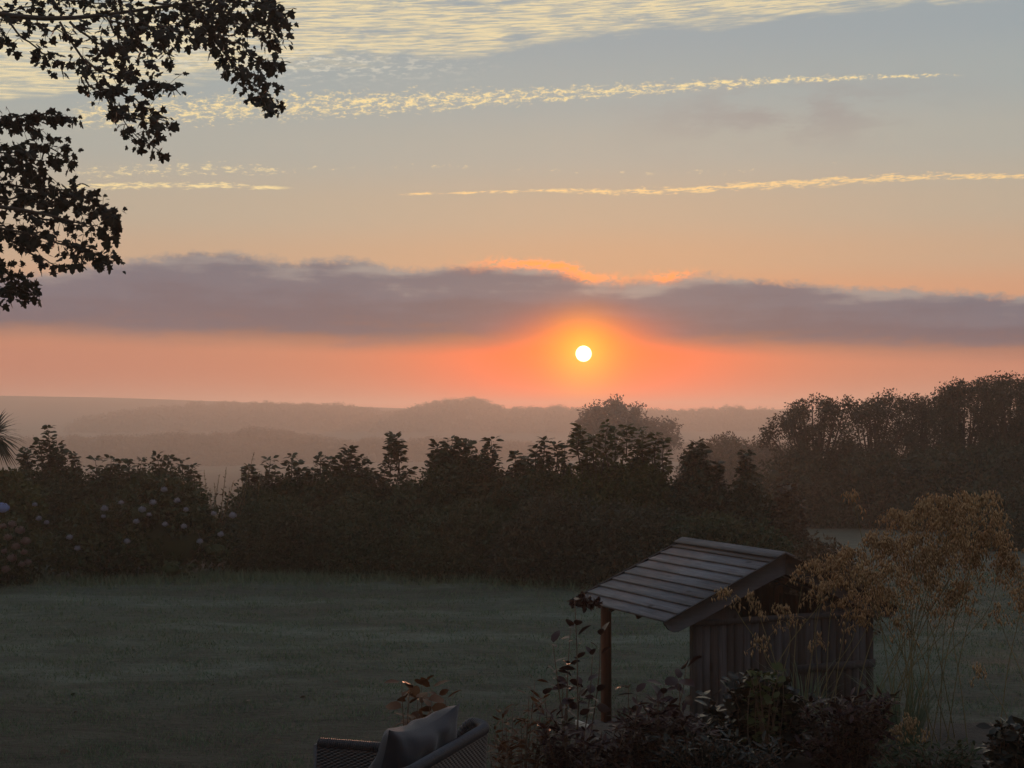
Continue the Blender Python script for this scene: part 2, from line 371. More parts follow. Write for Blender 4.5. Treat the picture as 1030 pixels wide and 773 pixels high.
def scatter(mb, tmpl, pos, axis, size, nrm=None, g=None):
    """Copies of a template at pos, its +Y along axis, its +Z near nrm."""
    g = g or rng; n = len(pos)
    if n == 0: return
    a = unit(axis); q = rdir(n, g) if nrm is None else nrm
    x = unit(np.cross(a, q)); z = np.cross(x, a)
    tv, tf = tmpl; s = np.broadcast_to(np.asarray(size, float).reshape(-1, 1, 1), (n, 1, 1)) if np.ndim(size) else size
    P = tv[None, :, 0:1] * x[:, None] + tv[None, :, 1:2] * a[:, None] + tv[None, :, 2:3] * z[:, None]
    V = pos[:, None] + P * s
    Fc = tf[None] + (np.arange(n) * len(tv))[:, None, None]
    mb.add(V.reshape(-1, 3), Fc.reshape(-1, tf.shape[1]))
def tube(mb, pts, rad, k=6, cap=True):
    pts = np.asarray(pts, float); n = len(pts); rad = np.broadcast_to(np.asarray(rad, float), (n,))
    t = unit(np.gradient(pts, axis=0)); up = np.array([0, 0, 1.]) if abs(t[0][2]) < .9 else np.array([0, 1., 0])
    x = unit(np.cross(t, up)); y = np.cross(x, t)
    th = np.arange(k) / k * 2 * np.pi
    V = pts[:, None] + rad[:, None, None] * (np.cos(th)[None, :, None] * x[:, None] + np.sin(th)[None, :, None] * y[:, None])
    i = np.arange(n - 1)[:, None] * k; j = np.arange(k)[None]
    Fc = np.stack([i + j, i + (j + 1) % k, i + k + (j + 1) % k, i + k + j], -1).reshape(-1, 4)
    base = mb.n; mb.add(V.reshape(-1, 3), Fc)
    if cap:
        mb.f.append(np.array([[base + q for q in range(k)][::-1]])); mb.f.append(np.array([[base + (n - 1) * k + q for q in range(k)]]))
def smoothline(pts, n):
    pts = np.asarray(pts, float); t = np.linspace(0, 1, len(pts)); u = np.linspace(0, 1, n)
    o = np.stack([np.interp(u, t, pts[:, i]) for i in range(pts.shape[1])], 1)
    for _ in range(2): o[1:-1] = (o[:-2] + 2 * o[1:-1] + o[2:]) / 4
    return o
def ico(sub=2):
    import bmesh
    bm = bmesh.new(); bmesh.ops.create_icosphere(bm, subdivisions=sub, radius=1)
    v = np.array([q.co[:] for q in bm.verts]); f = np.array([[w.index for w in q.verts] for q in bm.faces]); bm.free(); return v, f
ICO = ico(2)
def blob(mb, c, r, amp=.18):
    v, f = ICO; k = rng.uniform(1.5, 4, 3); ph = rng.uniform(0, 6, 3)
    d = 1 + amp * (np.sin(v[:, 0] * k[0] + ph[0]) + np.sin(v[:, 1] * k[1] * 2 + ph[1]) * np.cos(v[:, 2] * k[2] * 2 + ph[2]))
    mb.add(np.asarray(c) + v * np.asarray(r) * d[:, None], f)
def box(mb, lo, hi):
    x0, y0, z0 = lo; x1, y1, z1 = hi
    mb.add([(x0, y0, z0), (x1, y0, z0), (x1, y1, z0), (x0, y1, z0), (x0, y0, z1), (x1, y0, z1), (x1, y1, z1), (x0, y1, z1)],
           [(0, 3, 2, 1), (4, 5, 6, 7), (0, 1, 5, 4), (1, 2, 6, 5), (2, 3, 7, 6), (3, 0, 4, 7)])
def cbox(mb, lo, hi, c=.004):
    """A box with its long top and side edges chamfered."""
    x0, y0, z0 = lo; x1, y1, z1 = hi
    xs = [(x0 + c, z0), (x1 - c, z0), (x1, z0 + c), (x1, z1 - c), (x1 - c, z1), (x0 + c, z1), (x0, z1 - c), (x0, z0 + c)]
    v = [(x, y0, z) for x, z in xs] + [(x, y1, z) for x, z in xs]
    f = [(i, (i + 1) % 8, 8 + (i + 1) % 8, 8 + i) for i in range(8)] + [tuple(range(7, -1, -1)), tuple(range(8, 16))]
    mb.add(v, f)

# ------------------------------------------------------------------ terrain
def sm(t): t = np.clip(t, 0, 1); return t * t * (3 - 2 * t)
YK = [-60, 38, 60, 120, 250, 420, 560, 700, 850, 930, 1000, 1500]
ZK = [0, 0, -.9, -3.5, -8, -12, -14, -11, -4, -1, 4, 6]
def far_ridge(u):   # crest height by horizontal slope of the sight line
    px = 515 + 1495 * u
    return 3.5 + .526 * (-3.5 + np.interp(px, [-800, -300, 0, 100, 150, 250, 330, 430, 560, 700, 780, 1030, 1800], [22, 28, 28.5, 26.5, 24.5, 20, 15.5, 11.5, 9, 9.2, 11, 8, 5]))
def ground_z(x, y):
    x = np.asarray(x, float); y = np.asarray(y, float)
    z = np.interp(y, YK, ZK)
    yy = np.maximum(y, 1)
    k = sm((y - 880) / 120)
    z = z * (1 - k) + far_ridge(x / yy) * k * (1 - .35 * sm((y - 1020) / 300))
    z = z + (np.sin(x * .021 + 1.3) * np.cos(y * .013) * 1.2) * sm((y - 150) / 300) * (1 - k)
    near = 1 - sm((y - 45) / 20)
    z = z + near * .03 * (np.sin(x * .55 + .4) * np.cos(y * .41) + .6 * np.sin(x * 1.3 + y * .9) + .35 * np.sin(x * 2.9 - y * 2.1))
    bed = sm((x + .2) / .9) * sm((13.9 - y) / 1.9)
    z = z + bed * 1.0
    terr = sm((9.9 - y) / .4) * (1 - sm((x + .2) / .9)); z = z + terr * .6
    return z
def axis_pts(a, b, c, fine, grow):
    """Grid lines, fine between a and b, spacing growing outward to c."""
    p = list(np.arange(a, b + 1e-6, fine)); s = fine
    while p[-1] < c: s *= grow; p.append(p[-1] + s)
    return p
xr = axis_pts(0, 14, 1400, .22, 1.09); xs = np.array([-q for q in xr[:0:-1]] + xr)
ys = np.concatenate([-np.array(axis_pts(0, 1, 58, .5, 1.3))[:0:-1] + 2, np.array(axis_pts(2.5, 40, 1400, .22, 1.045))])
GX, GY = np.meshgrid(xs, ys); GZ = ground_z(GX, GY)
nx, ny = len(xs), len(ys)
i = np.arange(ny - 1)[:, None] * nx; j = np.arange(nx - 1)[None]
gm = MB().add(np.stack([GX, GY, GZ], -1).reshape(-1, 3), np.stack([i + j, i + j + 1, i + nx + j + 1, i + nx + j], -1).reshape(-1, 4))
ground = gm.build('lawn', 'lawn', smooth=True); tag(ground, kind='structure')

def gz(x, y): return float(ground_z(x, y))
# earth of the planted bed
bx = np.linspace(.25, 9, 60); by = np.linspace(9.6, 13.3, 34); BX, BY = np.meshgrid(bx, by); BX = BX + .10 * np.sin(BY * 3.1)
BZ = ground_z(BX, BY) + .012 + .02 * np.sin(BX * 7) * np.sin(BY * 9)
i = np.arange(33)[:, None] * 60; j = np.arange(59)[None]
MB().add(np.stack([BX, BY, BZ], -1).reshape(-1, 3), np.stack([i + j, i + j + 1, i + 61 + j, i + 60 + j], -1).reshape(-1, 4)).build('bed_soil', 'soil', smooth=True)['kind'] = 'structure'
# terrace the photographer looks over
pm = MB()
for a in range(-5, 3):
    for b in range(0, 6):
        x0 = a * .8; y0 = 4.6 + b * .8
        box(pm, (x0 + .006, y0 + .006, .90), (x0 + .794, y0 + .794, 1.05 + rng.uniform(-.002, .002)))
pm.build('patio', 'stone')['kind'] = 'structure'

# the house assumed behind the view's window, unseen, added to shade the near garden
def render_wall(nt, b, out):
    c = crmp(nt, tex(nt, 3, 6, .7), [(.3, (.20, .19, .17)), (.7, (.30, .285, .26))]); nt.links.new(c, b.inputs['Base Color']); b.inputs['Roughness'].default_value = .9
    bump(nt, b, tex(nt, 60, 4, .7), .4, .01)
material('render_wall', render_wall)
def slate(nt, b, out):
    c = crmp(nt, tex(nt, 8, 5, .7), [(.3, (.045, .048, .055)), (.7, (.09, .093, .10))]); nt.links.new(c, b.inputs['Base Color']); b.inputs['Roughness'].default_value = .6
material('slate', slate)
def glassm(nt, b, out):
    b.inputs['Base Color'].default_value = (.01, .012, .015, 1); b.inputs['Roughness'].default_value = .05
material('pane', glassm)
def whitem(nt, b, out):
    b.inputs['Base Color'].default_value = (.6, .6, .58, 1); b.inputs['Roughness'].default_value = .4
material('white_frame', whitem)
def house():
    t = thing('house', 'rendered two storey house unseen behind the terrace, added to shade the near garden', 'house', (0, -.6, 0))
    mb = MB(); box(mb, (-9, -8, -.1), (9, 0, 6.0)); mb.build('wall', 'render_wall', t)
    mb = MB(); mb.add([(-9.5, .5, 5.85), (9.5, .5, 5.85), (9.5, -4, 8.9), (-9.5, -4, 8.9), (9.5, -8.5, 5.85), (-9.5, -8.5, 5.85),
                       (-9.5, .5, 6.02), (9.5, .5, 6.02), (9.5, -4, 9.07), (-9.5, -4, 9.07), (9.5, -8.5, 6.02), (-9.5, -8.5, 6.02)],
                      [(0, 3, 2, 1), (3, 5, 4, 2), (6, 7, 8, 9), (9, 8, 10, 11), (0, 1, 7, 6), (5, 11, 10, 4), (0, 6, 9, 3), (3, 9, 11, 5), (1, 2, 8, 7), (2, 4, 10, 8)])
    mb.build('roof', 'slate', t)
    for (x, z, w, h) in ((-6.6, 3.1, 1.2, 1.2), (-3.4, 3.1, 1.2, 1.2), (0, 2.9, 1.5, 1.4), (3.4, 3.1, 1.2, 1.2), (6.6, 3.1, 1.2, 1.2), (-6.6, 1.0, 1.6, 1.2), (-3.2, 1.0, 1.6, 1.2), (6.0, 1.0, 1.6, 1.2)):
        mb = MB()
        for lo, hi in (((x - w / 2, .003, z), (x - w / 2 + .07, .06, z + h)), ((x + w / 2 - .07, .003, z), (x + w / 2, .06, z + h)), ((x - w / 2 + .07, .003, z), (x + w / 2 - .07, .06, z + .07)),
                       ((x - w / 2 + .07, .003, z + h - .07), (x + w / 2 - .07, .06, z + h)), ((x - .03, .003, z + .07), (x + .03, .055, z + h - .07))): box(mb, lo, hi)
        wf = mb.build('window', 'white_frame', t); p = MB(); box(p, (x - w / 2 + .07, .004, z + .07), (x - .03, .03, z + h - .07)); p.build('pane', 'pane', wf)
        p = MB(); box(p, (x + .03, .004, z + .07), (x + w / 2 - .07, .03, z + h - .07)); p.build('pane', 'pane', wf)
house()

# grass blades over the nearer lawn
gb = MB(); nh = 9000; hx = rng.uniform(-13, 7, nh); hy = np.interp(hx, [-13, -9, -3, 2, 7], [31.2, 31.0, 32.2, 30.2, 27.5]) + rng.normal(size=nh) * .5
scatter(gb, (np.array([[-.06, 0, 0], [.06, 0, 0], [0, 1, .1]]), np.array([[0, 1, 2]])), np.stack([hx, hy, ground_z(hx, hy) - .01], 1), np.stack([rng.normal(0, .4, nh), rng.normal(0, .4, nh), np.ones(nh)], 1), rng.uniform(.06, .28, nh))
n = 170000
d = 12.6 * (34 / 12.6) ** rng.random(n) ; u = rng.uniform(-.37, .40, n); gx = d * u; gy = d
keep = ~((gx > .1) & (gy < 13.6)); gx, gy = gx[keep], gy[keep]
tuft = np.sin(gx * 3.1 + np.sin(gy * 2.3)) * np.cos(gy * 3.7 + gx) * .5 + .5
ax = np.stack([rng.normal(0, .55, len(gx)), rng.normal(0, .55, len(gx)), np.ones(len(gx))], 1)
scatter(gb, (np.array([[-.10, 0, 0], [.10, 0, 0], [0, 1, .1]]), np.array([[0, 1, 2]])), np.stack([gx, gy, ground_z(gx, gy) - .004], 1), ax, rng.uniform(.02, .045, len(gx)) * (.7 + .8 * tuft) * (1 + (gy - 13) / 30))
tag(gb.build('grass', 'blade'), 'short dewy grass blades of the lawn', 'grass', kind='stuff')

# ------------------------------------------------------------------ foliage things
def lobes_leaves(mb, lobes, size, dens, tmpl=LEAF, core=.62, droop=.3, clump=9, spread=.22):
    """Clumps of leaves over and just inside each lobe; lobes = [(centre, (rx,ry,rz))]."""
    for c, r in lobes:
        r = np.asarray(r, float); c = np.asarray(c, float)
        if core: blob(mb, c, r * core)
        area = 4 * np.pi * ((r[0] * r[1]) ** 1.6 / 3 + (r[0] * r[2]) ** 1.6 / 3 + (r[1] * r[2]) ** 1.6 / 3) ** (1 / 1.6)
        nc = max(4, int(area * dens * 5.0 / (size * size) / clump))
        dd = rdir(nc); rr = rng.uniform(.66, 1.06, nc)[:, None]
        cc = c + dd * r * rr
        k = rng.poisson(clump, nc) + 1
        ci = np.repeat(np.arange(nc), k); N = len(ci)
        off = np.clip(rng.normal(size=(N, 3)), -1.2, 1.2) * (min(r) * spread * .6 + size * .8)
        pos = cc[ci] + off
        axs = dd[ci] * .8 + rng.normal(size=(N, 3)) * .65 + np.array([0, 0, -droop])
        scatter(mb, tmpl, pos, axs, size * rng.uniform(.6, 1.3, N))
def shoot(mb, stem, base, tip, size, r, whorls, tmpl=OVAL, per=15, clump_top=True):
    """An upright shoot with tiers of leaves."""
    base = np.asarray(base, float); tip = np.asarray(tip, float)
    w = np.linspace(0, 1, 7)[:, None]; bend = rng.normal(size=3) * .04 * np.linalg.norm(tip - base)
    line = base + (tip - base) * w + np.sin(w * np.pi) * bend
    tube(stem, line, np.linspace(.014, .004, 7) * max(1, size / .12), 5)
    ts = np.linspace(.25, 1, whorls)
    for t in ts:
        p = np.array([np.interp(t, np.linspace(0, 1, 7), line[:, i]) for i in range(3)])
        rr = r * rng.uniform(.6, 1.15) * (1 - .35 * t)
        a = rng.uniform(0, 2 * np.pi, per); el = rng.uniform(-.2, .7, per)
        dr = np.stack([np.cos(a) * np.cos(el), np.sin(a) * np.cos(el), np.sin(el)], 1)
        scatter(mb, tmpl, p + dr * rr * rng.uniform(.0, .8, per)[:, None], dr + np.array([0, 0, -.15]), size * rng.uniform(.7, 1.25, per), nrm=np.tile([0, 0, 1.], (per, 1)) + rng.normal(size=(per, 3)) * .4)
def shrub(name, label, cat, d, x0, tops, leaf='leaf_dark', size=.11, dens=.55, shoots=(), depth=1.1, group=None, ybase=None, tmpl=LEAF, maxr=30, core=.5, part='foliage', gaps=0, fill=True):
    """A shrub standing at distance d. tops: (px, py, r px) lobes of its outline; lobes go down to the ground beneath each."""
    if group == H and d > 26: d += 2.3
    pxm = d / 1495.0
    bx = (x0 - 515) * pxm; bz = gz(bx, d)
    t = thing(name, label, cat, (bx, d, bz), group=group)
    mb = MB(); st = MB(); lobes = []
    for (px, py, r) in tops:
        py += 11 if shoots else 0
        z0 = at(px, py, d)[2]; X0 = at(px, py, d)[0]; g = gz(X0, d)
        rr = r * pxm; zc = z0 - rr; yy = d + rng.uniform(-.3, .3) * depth
        lobes.append(((X0, yy, zc), (rr, rr * 1.1, rr)))
        q = rr
        while fill and zc - q > g + .1:
            q2 = min(q * 1.3, maxr * pxm); zc -= q * .95; q = q2
            X1 = X0 + rng.uniform(-.3, .3) * q + (bx - X0) * .12
            lobes.append(((X1, d + rng.uniform(-.5, .5) * depth, max(zc, g + q * .5)), (q, q * 1.2, q)))
    lobes_leaves(mb, lobes, size, dens, tmpl, core)
    k = max(3, len(tops))
    for q in range(k):
        px, py, r = tops[q % len(tops)]
        tip = at(px, py, d); tip[2] -= r * pxm
        b = np.array([bx + rng.uniform(-.15, .15), d + rng.uniform(-.15, .15), gz(bx, d) - .05])
        tube(st, smoothline([b, (b + tip) / 2 + rng.normal(size=3) * .1, tip], 7), np.linspace(.03, .01, 7), 5)
    for (px, py, pb, r, wh) in shoots:
        dd = d + rng.uniform(-.3, .3)
        tube_from = at(px + rng.uniform(-3, 3), pb, dd); shoot(mb, st, tube_from, at(px, py, dd), size * 1.45, r * pxm * 1.1, wh + 1)
    if shoots:
        for px, py, r in tops:
            if rng.random() < .75: shoot(mb, st, at(px, py + 22, d), at(px + rng.uniform(-5, 5), py + rng.uniform(-3, 14), d + rng.uniform(-.4, .4)), size * rng.uniform(1.0, 1.4), rng.uniform(4, 8) * pxm, 4)
    o = np.array([bx, d, bz])
    mb.build(part, leaf, t, loc=o).location = (0, 0, 0)
    st.build('stem', 'bark', t, loc=o).location = (0, 0, 0)
    return t, lobes
H = 'shrubs of the hedge behind the lawn'
def blobs(contour, step=11, r=(9, 14)):
    """Outline lobes sampled along a contour polyline in photograph pixels."""
    c = np.array(contour, float); out = []
    x = c[0, 0]
    while x <= c[-1, 0]:
        out.append((x + rng.uniform(-2, 2), np.interp(x, c[:, 0], c[:, 1]) + rng.uniform(-2, 3), rng.uniform(*r))); x += step
    return out

# --- left end of the garden
def flowerheads(t, lobes_px, d, mat, size, name='flower_head'):
    loc = np.array(t.location)
    for px, py in lobes_px:
        p = at(px, py, d - rng.uniform(1.15, 1.3) * .9)
        mb = MB(); blob(mb, (0, 0, 0), (size * .72,) * 3, .05)
        n = 90; dd = rdir(n); dd[:, 2] = np.abs(dd[:, 2]) * 1.0 - .35; dd = unit(dd)
        scatter(mb, (np.array([[-.5, 0, 0], [0, -.5, .1], [.5, 0, 0], [0, .5, .1]]), np.array([[0, 1, 2], [0, 2, 3]])), dd * size * rng.uniform(.8, 1.05, n)[:, None], np.cross(dd, rdir(n)), size * .42, nrm=dd)
        o = mb.build(name, mat, t); o.location = p - loc; o.scale = (rng.uniform(.6, 1.1),) * 3
def dome(name, label, cat, d, x0, ytop, wpx, leaf='leaf_hydrangea', size=.10, ybot=580, heads=(), hm='flower_white', hs=.082, parts=()):
    """A rounded bush built as a cluster of lobes over a half ellipsoid."""
    pxm = d / 1495; bx = (x0 - 515) * pxm; bz = gz(bx, d); W = wpx * pxm / 2; Ht = at(x0, ytop, d)[2] - bz
    t = thing(name, label, cat, (bx, d, bz)); mb = MB(); st = MB()
    lobes = []
    for k in range(60):
        a = rng.uniform(0, 2 * np.pi); e = rng.uniform(.02, 1.5)
        lobes.append(((bx + math.cos(a) * math.cos(e) * W * .8, d + math.sin(a) * math.cos(e) * 1.1 * .8, bz + .12 + math.sin(e) * (Ht - .35)), (W * .22, .3, .26)))
    lobes_leaves(mb, lobes, size, .40, OVAL, .6)
    blob(mb, (bx, d, bz + Ht * .36), (W * .55, .55, Ht * .32), .03)
    for q in range(9):
        c = lobes[q][0]; b = np.array([bx + rng.uniform(-.3, .3), d + rng.uniform(-.2, .2), bz - .05]); tube(st, smoothline([b, (b + c) / 2 + rng.normal(size=3) * .08, c], 6), .014, 5)
    o = np.array([bx, d, bz]); mb.build('foliage', leaf, t, loc=o).location = (0, 0, 0); st.build('stem', 'bark', t, loc=o).location = (0, 0, 0)
    flowerheads(t, heads, d, hm, hs)
    return t
dome('hydrangea', 'large domed hydrangea bush on the lawn edge dotted with pale mophead flowers', 'hydrangea', 32.4, 163, 486, 145,
     heads=[(165, 493), (105, 512), (122, 506), (143, 513), (154, 506), (178, 504), (187, 513), (137, 525), (166, 528), (150, 518), (185, 530), (215, 517), (222, 538), (234, 519), (201, 545), (128, 545)])
dome('hydrangea', 'low rounded hydrangea bush against the left flank of the large domed one, two pale heads', 'hydrangea', 32.0, 88, 512, 66, heads=[(70, 541), (78, 552), (104, 520)])
dome('shrub', 'tall rounded green bush at the left edge behind the pink hydrangea', 'shrub', 33.0, 8, 478, 84, leaf='leaf_olive', heads=[(2, 510), (35, 508), (39, 522), (47, 526)], hs=.08)
dome('hydrangea', 'hydrangea with fading pink flower heads at the left edge of the lawn', 'hydrangea', 30.6, 8, 528, 50,
     heads=[(3, 530), (12, 528), (20, 534), (26, 545), (8, 541), (16, 550), (24, 556), (4, 555), (12, 562), (22, 568), (28, 566), (6, 573)], hm='flower_pink', hs=.10)
# the blue head at the very edge
bh = bpy.data.objects[[o.name for o in bpy.data.objects if o.name.startswith('shrub')][0]]
flowerheads(bh, [(3, 512)], 32.6, 'flower_blue', .13)

# cordyline palm whose fan reaches in from the left
def cordyline():
    d = 33.0; c = at(-8, 438, d); bz = gz(c[0], d)
    t = thing('cabbage_palm', 'spiky cabbage palm fanning in at the left edge above the bushes', 'palm', (c[0], d, bz))
    mb = MB(); tr = MB(); n = 170
    dd = rdir(n); dd[:, 2] = dd[:, 2] * .8 + .25; dd = unit(dd)
    for k in range(n):
        L = rng.uniform(.6, .92); a = dd[k]; s = unit(np.cross(a, [0, 0, 1.])); w = .036
        tt = np.linspace(0, 1, 5); cen = c + a * (L * tt)[:, None] + np.array([0, 0, -.22]) * (tt ** 2.2)[:, None]
        ww = (w * np.array([.6, 1, .9, .55, .05]))[:, None]
        v = np.concatenate([cen - s * ww, cen + s * ww]); mb.add(v, np.array([[i, i + 1, i + 6, i + 5] for i in range(4)]))
    tube(tr, smoothline([(c[0] + .1, d, bz - .1), (c[0] - .06, d, (bz + c[2]) / 2), c], 8), np.linspace(.12, .08, 8), 8)
    o = np.array([c[0], d, bz]); mb.build('crown', 'leaf_deep', t, loc=o).location = (0, 0, 0); tr.build('trunk', 'bark', t, loc=o).location = (0, 0, 0)
cordyline()

# --- the hedge from left to right
shrub('shrub', 'dark shrub with a tall tapering leafy spire left of the domed hydrangea', 'shrub', 34.5, 50,
      [(12, 466, 12), (25, 458, 9), (38, 466, 11), (50, 446, 9), (62, 462, 10), (74, 462, 9), (84, 472, 10)],
      shoots=[(48, 431, 470, 9, 7), (42, 445, 480, 9, 5), (58, 448, 480, 9, 5), (26, 453, 480, 7, 4), (74, 457, 480, 6, 4)], group=H)
shrub('shrub', 'broad dark shrub with drooping leafy tips behind the domed hydrangea', 'shrub', 34.5, 135,
      blobs([(90, 470), (110, 465), (130, 468), (150, 462), (165, 464), (180, 470), (195, 478)], 10, (8, 12)),
      shoots=[(96, 463, 490, 8, 3), (112, 462, 490, 8, 3), (130, 466, 490, 8, 3), (158, 458, 490, 8, 4), (170, 461, 490, 8, 4), (184, 464, 495, 9, 4), (193, 471, 500, 8, 4)], group=H)
def spikes():
    d = 34.0; bx, _, _ = at(222, 560, d); bz = gz(bx, d)
    t = thing('tall_grass', 'tuft of thin upright seed spikes between the domed hydrangea and the hedge', 'ornamental grass', (bx, d, bz))
    mb = MB(); st = MB(); o = np.array([bx, d, bz])
    for px, py in ((200, 482), (207, 474), (215, 486), (222, 478), (229, 470), (236, 483), (242, 473), (248, 486), (212, 492), (254, 455), (260, 480), (233, 490)):
        b = np.array([bx + rng.uniform(-.5, .5) + (px - 228) * .012, d + rng.uniform(-.3, .3), bz]); e = at(px + rng.uniform(-2, 2), py, d)
        ln = smoothline([b, (b + e) / 2 + rng.normal(size=3) * .04, e], 8); tube(st, ln, np.linspace(.012, .005, 8), 4)
        n = 70; tt = rng.uniform(.45, 1, n); p = np.stack([np.interp(tt, np.linspace(0, 1, 8), ln[:, i]) for i in range(3)], 1)
        scatter(mb, LANCE, p, rng.normal(size=(n, 3)) * .5 + [0, 0, .8], rng.uniform(.08, .2, n) * (1.25 - tt))
    mb.build('seed_head', 'leaf_rust', t, loc=o).location = (0, 0, 0); st.build('stem', 'straw', t, loc=o).location = (0, 0, 0)
spikes()
shrub('shrub', 'first shrub of the long hedge, right of the thin seed spikes, top bent left', 'shrub', 32.8, 262,
      blobs([(246, 478), (258, 470), (270, 475), (283, 482)], 9, (8, 12)), shoots=[(272, 463, 490, 8, 3), (250, 470, 492, 8, 4)], group=H)
shrub('shrub', 'bushy hedge shrub with two rounded knobs on top, left part of the hedge', 'shrub', 32.6, 312,
      blobs([(288, 474), (296, 466), (306, 474), (316, 468), (328, 465), (338, 468)], 9, (8, 12)), shoots=[(293, 460, 490, 8, 4), (323, 460, 485, 8, 4), (334, 462, 485, 7, 4)], group=H)
shrub('shrub', 'hedge shrub whose leafy knot rises left of the tall lone shoot', 'shrub', 32.8, 362,
      blobs([(342, 466), (352, 458), (362, 464), (374, 472), (384, 478)], 9, (8, 11)), shoots=[(352, 452, 480, 9, 5), (364, 462, 485, 7, 4), (346, 458, 480, 7, 3)], group=H)
shrub('sapling', 'slim sapling with a lone leafy head standing above the hedge', 'sapling', 32.4, 400,
      blobs([(388, 480), (398, 474), (408, 478), (418, 486)], 10, (7, 11)), size=.10,
      shoots=[(397, 438, 500, 10, 3), (392, 446, 470, 8, 3), (401, 446, 470, 8, 3), (395, 453, 476, 8, 3), (404, 457, 478, 7, 2), (388, 470, 492, 8, 4), (410, 474, 494, 8, 4), (397, 440, 462, 10, 5)], group=H)
shrub('shrub', 'dense square-topped dark shrub in the middle of the hedge', 'shrub', 32.0, 462,
      blobs([(436, 462), (444, 450), (456, 448), (468, 447), (480, 450), (486, 462)], 8, (9, 13)),
      shoots=[(440, 447, 475, 9, 5), (455, 444, 470, 9, 4), (470, 446, 470, 8, 4), (436, 458, 485, 7, 5)], group=H, size=.12)
shrub('shrub', 'low stretch of hedge filling beneath the lone sapling', 'shrub', 31.4, 424, blobs([(404, 492), (420, 488), (436, 486), (446, 488)], 9, (9, 14)), group=H)
shrub('shrub', 'hedge shrub topped by one narrow leafy shoot right of the square-topped one', 'shrub', 31.6, 500,
      blobs([(488, 470), (496, 462), (506, 468), (516, 466), (524, 468)], 9, (8, 11)), shoots=[(494, 444, 480, 10, 6), (490, 452, 484, 8, 4), (518, 458, 485, 8, 4), (524, 462, 485, 7, 4)], group=H)
shrub('shrub', 'hedge shrub with umbrella-like leaf whorls below the sun', 'shrub', 31.2, 545,
      blobs([(528, 470), (540, 458), (552, 456), (562, 462), (570, 460)], 8, (8, 11)),
      shoots=[(548, 444, 475, 10, 4), (541, 450, 478, 8, 3), (558, 448, 475, 9, 3), (568, 450, 480, 7, 3), (531, 462, 482, 8, 4)], group=H)
shrub('sapling', 'leafy olive green sapling rising highest below the hazy round tree', 'sapling', 30.6, 598,
      blobs([(574, 464), (586, 450), (600, 458), (612, 448), (622, 460)], 9, (6, 9)), leaf='leaf_olive', size=.10, dens=.4, core=.4,
      shoots=[(585, 431, 470, 11, 6), (612, 428, 470, 9, 6), (598, 441, 470, 9, 4), (580, 437, 460, 8, 3), (618, 436, 465, 8, 4)], group=H)
shrub('sapling', 'olive green sapling with several blunt tops right of the highest one', 'sapling', 30.8, 648,
      blobs([(626, 450), (638, 456), (652, 446), (664, 456), (672, 470)], 8, (6, 9)), leaf='leaf_olive', size=.10, dens=.4, core=.4,
      shoots=[(630, 430, 465, 9, 5), (645, 432, 465, 9, 5), (660, 438, 470, 9, 5), (668, 444, 475, 8, 4)], group=H)
shrub('shrub', 'dark leaning column of foliage right of the olive saplings', 'shrub', 30.4, 700,
      [(692, 470, 6), (699, 447, 6), (703, 454, 7), (699, 466, 9), (706, 476, 9), (688, 486, 8)], leaf='leaf_deep', shoots=[(700, 447, 480, 8, 6), (706, 451, 480, 7, 5), (692, 462, 490, 7, 5)], group=H)
shrub('shrub', 'smallest pointed evergreen in the hedge, between two taller columns', 'shrub', 30.2, 724,
      [(722, 472, 4), (723, 482, 6), (722, 494, 8), (730, 502, 8)], leaf='leaf_deep', shoots=[(722, 468, 500, 6, 7)], group=H)
shrub('shrub', 'slim pointed evergreen above the ridge of the playhouse roof', 'shrub', 30.0, 753,
      [(752, 458, 4), (752, 468, 6), (754, 480, 7), (752, 494, 9), (763, 506, 9)], leaf='leaf_deep', shoots=[(751, 456, 500, 6, 8), (762, 500, 520, 6, 4)], group=H)
shrub('shrub', 'loose feathery bush at the right end of the hedge behind the playhouse', 'shrub', 29.6, 792,
      [(786, 494, 6), (795, 490, 7), (790, 506, 8), (800, 504, 7), (784, 524, 8), (806, 532, 8)], leaf='leaf_rust', dens=.4, core=.3, size=.09,
      shoots=[(786, 490, 530, 8, 6), (795, 491, 530, 8, 6), (802, 503, 535, 7, 5), (776, 512, 535, 5, 5)], group=H)
shrub('shrub', 'low dull brown bush just right of the playhouse ridge', 'shrub', 24.5, 832,
      blobs([(806, 556), (818, 548), (832, 545), (846, 552), (858, 562), (868, 574)], 9, (9, 13)), leaf='leaf_rust', group=H, size=.08)
for k, (a, b, d_, lab) in enumerate(((245, 330, 31.2, 'lowest dark mass of hedge at the lawn edge beneath the knobbed shrub'), (330, 420, 30.8, 'low dark hedge front beneath the lone sapling'),
        (420, 510, 29.8, 'low hedge front of small reddish leaves at mid lawn'), (510, 600, 28.8, 'reddish brown hedge front beneath the sun'), (600, 690, 28.0, 'hedge front directly left of the playhouse roof'),
        (690, 800, 27.4, 'hedge front behind the playhouse roof'))):
    shrub('shrub', lab, 'shrub', d_, (a + b) / 2, blobs([(a, (528 if k == 5 else 520) + rng.uniform(-10, 14)), (a * .7 + b * .3, (522 if k == 5 else 500) + rng.uniform(-10, 12)), (a * .3 + b * .7, (532 if k == 5 else 508) + rng.uniform(-14, 14)), (b, (544 if k == 5 else 518) + rng.uniform(-10, 14))], 11, (9, 19)), leaf=('leaf_dark', 'leaf_dark', 'leaf_dark', 'leaf_hedge', 'leaf_hedge', 'leaf_dark')[k], group=H, size=.085, depth=.8)

